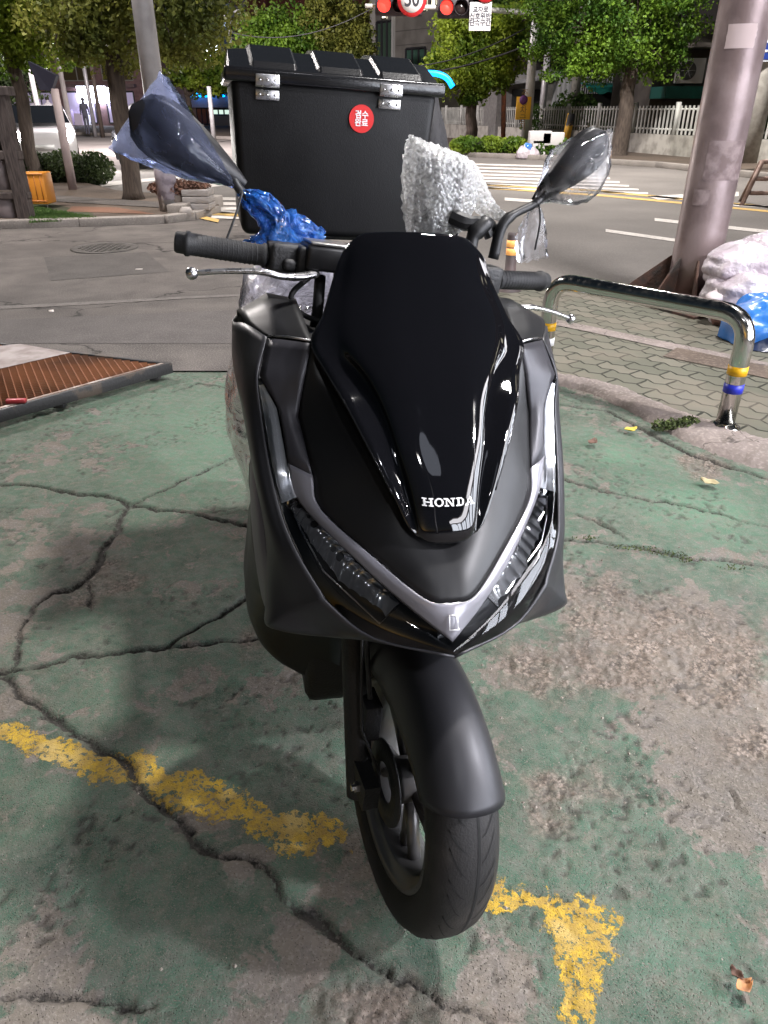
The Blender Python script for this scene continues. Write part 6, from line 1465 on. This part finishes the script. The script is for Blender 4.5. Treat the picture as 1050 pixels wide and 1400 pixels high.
g.grid(rows).build('awning', mat('teal_awning', (.01,.17,.14), .6), t, solid=.02)
panel(t, P, .0, 1.0, .3, hz(128,34), mat('shed_dark2', (.015,.018,.016), .9), 'opening')
t, P, a, b = facing(880, 1010, 27, 30, 0, mat('drab_house_wall', (.06,.052,.046), .85, col2=(.09,.08,.07), nscale=2), 'house', 'drab house with balcony railing and air conditioner behind the fence')
Yh = 27
panel(t, P, .25, .98, hz(66,Yh), hz(60,Yh), mat('balcony_edge', (.17,.15,.135), .8), 'balcony_edge', o=.7)
g = G()
for k in range(8): u = .5+.07*k; g.tube([P(u,hz(62,Yh),.65), P(u,hz(33,Yh),.65)], .03, 6)
g.tube([P(.48,hz(31,Yh),.65), P(1.05,hz(31,Yh),.65)], .04, 6); g.build('railing', mat('pale_rail', (.36,.36,.34), .5), t)
panel(t, P, .3, 1.0, hz(125,Yh), hz(78,Yh), mat('lower_wall', (.07,.068,.065), .8), 'lower_wall', o=.12)
panel(t, P, 0, 1.1, hz(135,Yh), hz(119,Yh), mat('teal_canopy', (.01,.10,.08), .5), 'teal_canopy', o=1.0)
acx = at(943, 97, Yh-.8); ta = thing('air_conditioner', 'white outdoor air conditioner unit hung on the drab house wall', 'air conditioner', acx)
G().box(acx, (.78,.34,.66)).build('casing', mat('ac_white', (.42,.41,.40), .5), ta, bevel=.02)
G().lathe(acx+np.array([-.12,-.175,0]), (0,-1,0), [(0,.25),(.012,.25),(.012,.22),(.004,.22),(.004,0)], 28).build('fan_grille', mat('ac_dark', (.05,.05,.05), .6), ta)
g = G()
for k in range(6):
    a_ = k*math.pi/3; g.tube([acx+np.array([-.12,-.19,0]), acx+np.array([-.12+.22*math.cos(a_),-.19,.22*math.sin(a_)])], .012, 6)
g.build('fan_blade', mat('ac_grey', (.3,.3,.3), .5), ta)
# hedges and rubbish on the far right pavement
hedge('long low hedge beyond the crosswalk left of the signal pole', 640, 705, 215, 188, 1.0, 'yellow', 5000, 12, .10)
hedge('short low hedge right of the signal pole', 738, 768, 217, 190, .9, 'green', 2600, 13, .10)
for k, (a, b, s_, m_, lb) in enumerate([(716,212,.24,wb,'white rubbish bag left at the foot of the signal pole'),(727,213,.22,wb,'white rubbish bag right of the signal pole foot'),(721,203,.15,blue_b,'small blue bag on top of the rubbish by the signal pole')]):
    c = at(a, b, float(gp(a,218)[1])); blob('rubbish_bag', c, (s_,s_*.8,s_), m_, lb, 'rubbish bag', 40+k, n=20)
for k, (a, b, lb) in enumerate([(735,214,'lowest white foam box stacked by the far hedge'),(735,200,'middle white foam box stacked by the far hedge'),(738,188,'wide white foam box lying on top of the stack by the far hedge'),(755,190,'white foam box to the right on the far hedge')]):
    c = at(a, b, float(gp(735,217)[1])+.2); tag(G().box(c, (.38 if k < 2 else .65,.35,.36)).build('foam_box', mat('foam', (.58,.56,.56), .7), origin=c-np.array([0,0,.18]), bevel=.03), lb, 'box')
# overhead cables
def cable(label, A, B, sag, r=.02):
    A = np.array(A); B = np.array(B); tag(G().tube([A+(B-A)*t-np.array([0,0,sag*4*t*(1-t)]) for t in np.linspace(0,1,13)], r, 5).build('cable', M['dark'], origin=A), label, 'cable')
cable('dark overhead cable crossing in front of the grey building', at(480,85,30), at(720,38,27), .5)
cable('lower dark overhead cable in front of the grey building', at(470,95,30), at(720,62,27), .4, .03)
cable('thin cable across the red brick building', at(300,40,35), at(520,5,32), .6)
# framework tower on the red building's left
q = gp(322, 178); g = G(); Yk = float(q[1])
for px in (319, 333): g.tube([at(px,178,Yk)*np.array([1,1,0]), at(px,-40,Yk)], .14, 6)
for py in (10, 22, 40, 58, 76): g.tube([at(319,py,Yk), at(333,py,Yk)], .1, 6)
tag(g.build('lattice_mast', mat('mast_grey', (.10,.10,.12), .6), origin=q), 'dark lattice mast standing left of the red brick building', 'mast')
q = gp(326, 186); sl = simple_pole('lamp_post', 'pale street lamp with curved arms above the left end of the lid', q, hz(18, q[1]), .10, mat('pale_lamp_post', (.5,.5,.48), .5), 'street lamp')
Yk = float(q[1]); G().tube(cr([at(302,14,Yk), at(312,28,Yk), at(326,33,Yk)], 5), .07, 6).build('arm', mat_post, sl); G().lathe(at(326,16,Yk), (0,0,1), [(-.1,.1),(0,.3),(.1,.1)], 14).build('lamp_head', mat('lamp_head', (.6,.6,.6), .4), sl)
v = at(302, 22, Yk); vs = thing('vertical_sign', 'dark blue vertical shop sign hanging high left of the lattice mast', 'sign', v)
G().box(at(307,35,Yk+1), (.9,.15,2.0)).build('board', mat('navy_board', (.02,.04,.07), .5), vs); G().tube(cr([at(304,28,Yk+.8), at(310,32,Yk+.8), at(305,38,Yk+.8), at(311,44,Yk+.8)], 4), .06, 6).build('pale_stroke', glow('pale_blue_stroke', (.3,.4,.55), .6), vs)
# assumed street lamps lit at the top of the script; shop and alley posts are added fill
LP_ = [((-6.6,9.0,0), (-5.6,9.3,6.5), 'street lamp above the left corner pavement'), ((7.1,17.4,0), (4.5,16.0,9.1), 'street lamp above the right crosswalk'), ((-11,29,0), (-9,27,9.1), 'street lamp above the far left roadway'), ((5.0,-0.25,0), (4.9,-0.2,4.3), 'short lamp post by the shop across the lot'), ((2.2,-4.6,0), (1.2,-4.2,6.9), 'street lamp in the alley behind the viewer')]
for (b, h_, lb) in LP_:
    b = np.array(b, float); lantern('assumed_street_lamp', lb, b, h_, h_, h_[2]+.1)
# assumed shopfront behind the viewer, unseen: added so lit windows shine in the glossy panels
sA, sB = np.array([5.8,3.0,0.]), np.array([4.4,-6.0,0.])
ts, Ps, ds, ns, Ls = building('lit convenience shop standing behind the viewer to the right', sA, sB, 3.6, 5, mat('assumed_shop_wall', (.3,.28,.27), .8))
n_s = 6
for k in range(6):
    u = .04+k*.16
    panel(ts, Ps, u, u+.13, .35, 2.5, glow('shop_light', (.86,.90,1), 11), 'shop_window', o=.05, frame=dkf, fw=.08, mull=1)  # assumed glowing windows, out of view, lighting the scooter's right-hand panels
panel(ts, Ps, .02, .98, 2.75, 3.35, glow('added_shop_fascia', (.95,.93,.98), 10), 'added_lit_fascia', o=.15)  # added glowing fascia on the assumed shop

# bright practical lights seen in the street
hl_ = bpy.data.lights.new('headlamp_light', 'SPOT'); hl_.energy = 900; hl_.spot_size = math.radians(100); hl_.color = (1, .95, .9); hl_.shadow_soft_size = .15
ho = bpy.data.objects.new('headlamp_light', hl_); COL.objects.link(ho); ho.location = at(92, 206, float(cb2[1])-2.2); ho.rotation_euler = Vector((.45, -.86, -.22)).to_track_quat('-Z', 'Y').to_euler()
# repeats carry one group phrase
GRP = {'rubbish bag': 'rubbish bags put out in heaps', 'plastic bag': 'plastic bags wrapped on the scooter', 'cable tie': 'cable ties on the mirror bags', 'leaf': 'fallen leaves on the lot', 'pole': None,
 'utility pole': 'utility poles along the far pavement', 'traffic signal': 'traffic signals on the mast arm', 'road sign': 'round signs on the mast arm', 'street lamp': 'street lamps', 'car': 'cars on the road',
 'person': 'people on the far pavement', 'hedge': 'clipped hedges', 'bubble wrap': 'bubble wrap behind the windscreen', 'cable': 'overhead cables', 'litter': 'litter on the ground', 'box': None, 'bollard': None}
for o in list(SC.objects):
    if o.parent is None and 'category' in o.keys() and GRP.get(o['category']): o['group'] = GRP[o['category']]
for o in SC.objects:
    if o.name.startswith('foam_box') and o.parent is None: o['group'] = 'foam boxes put out as rubbish'
    if o.name.startswith('slim_pole') and o.parent is None: o['group'] = 'slim poles along the street'
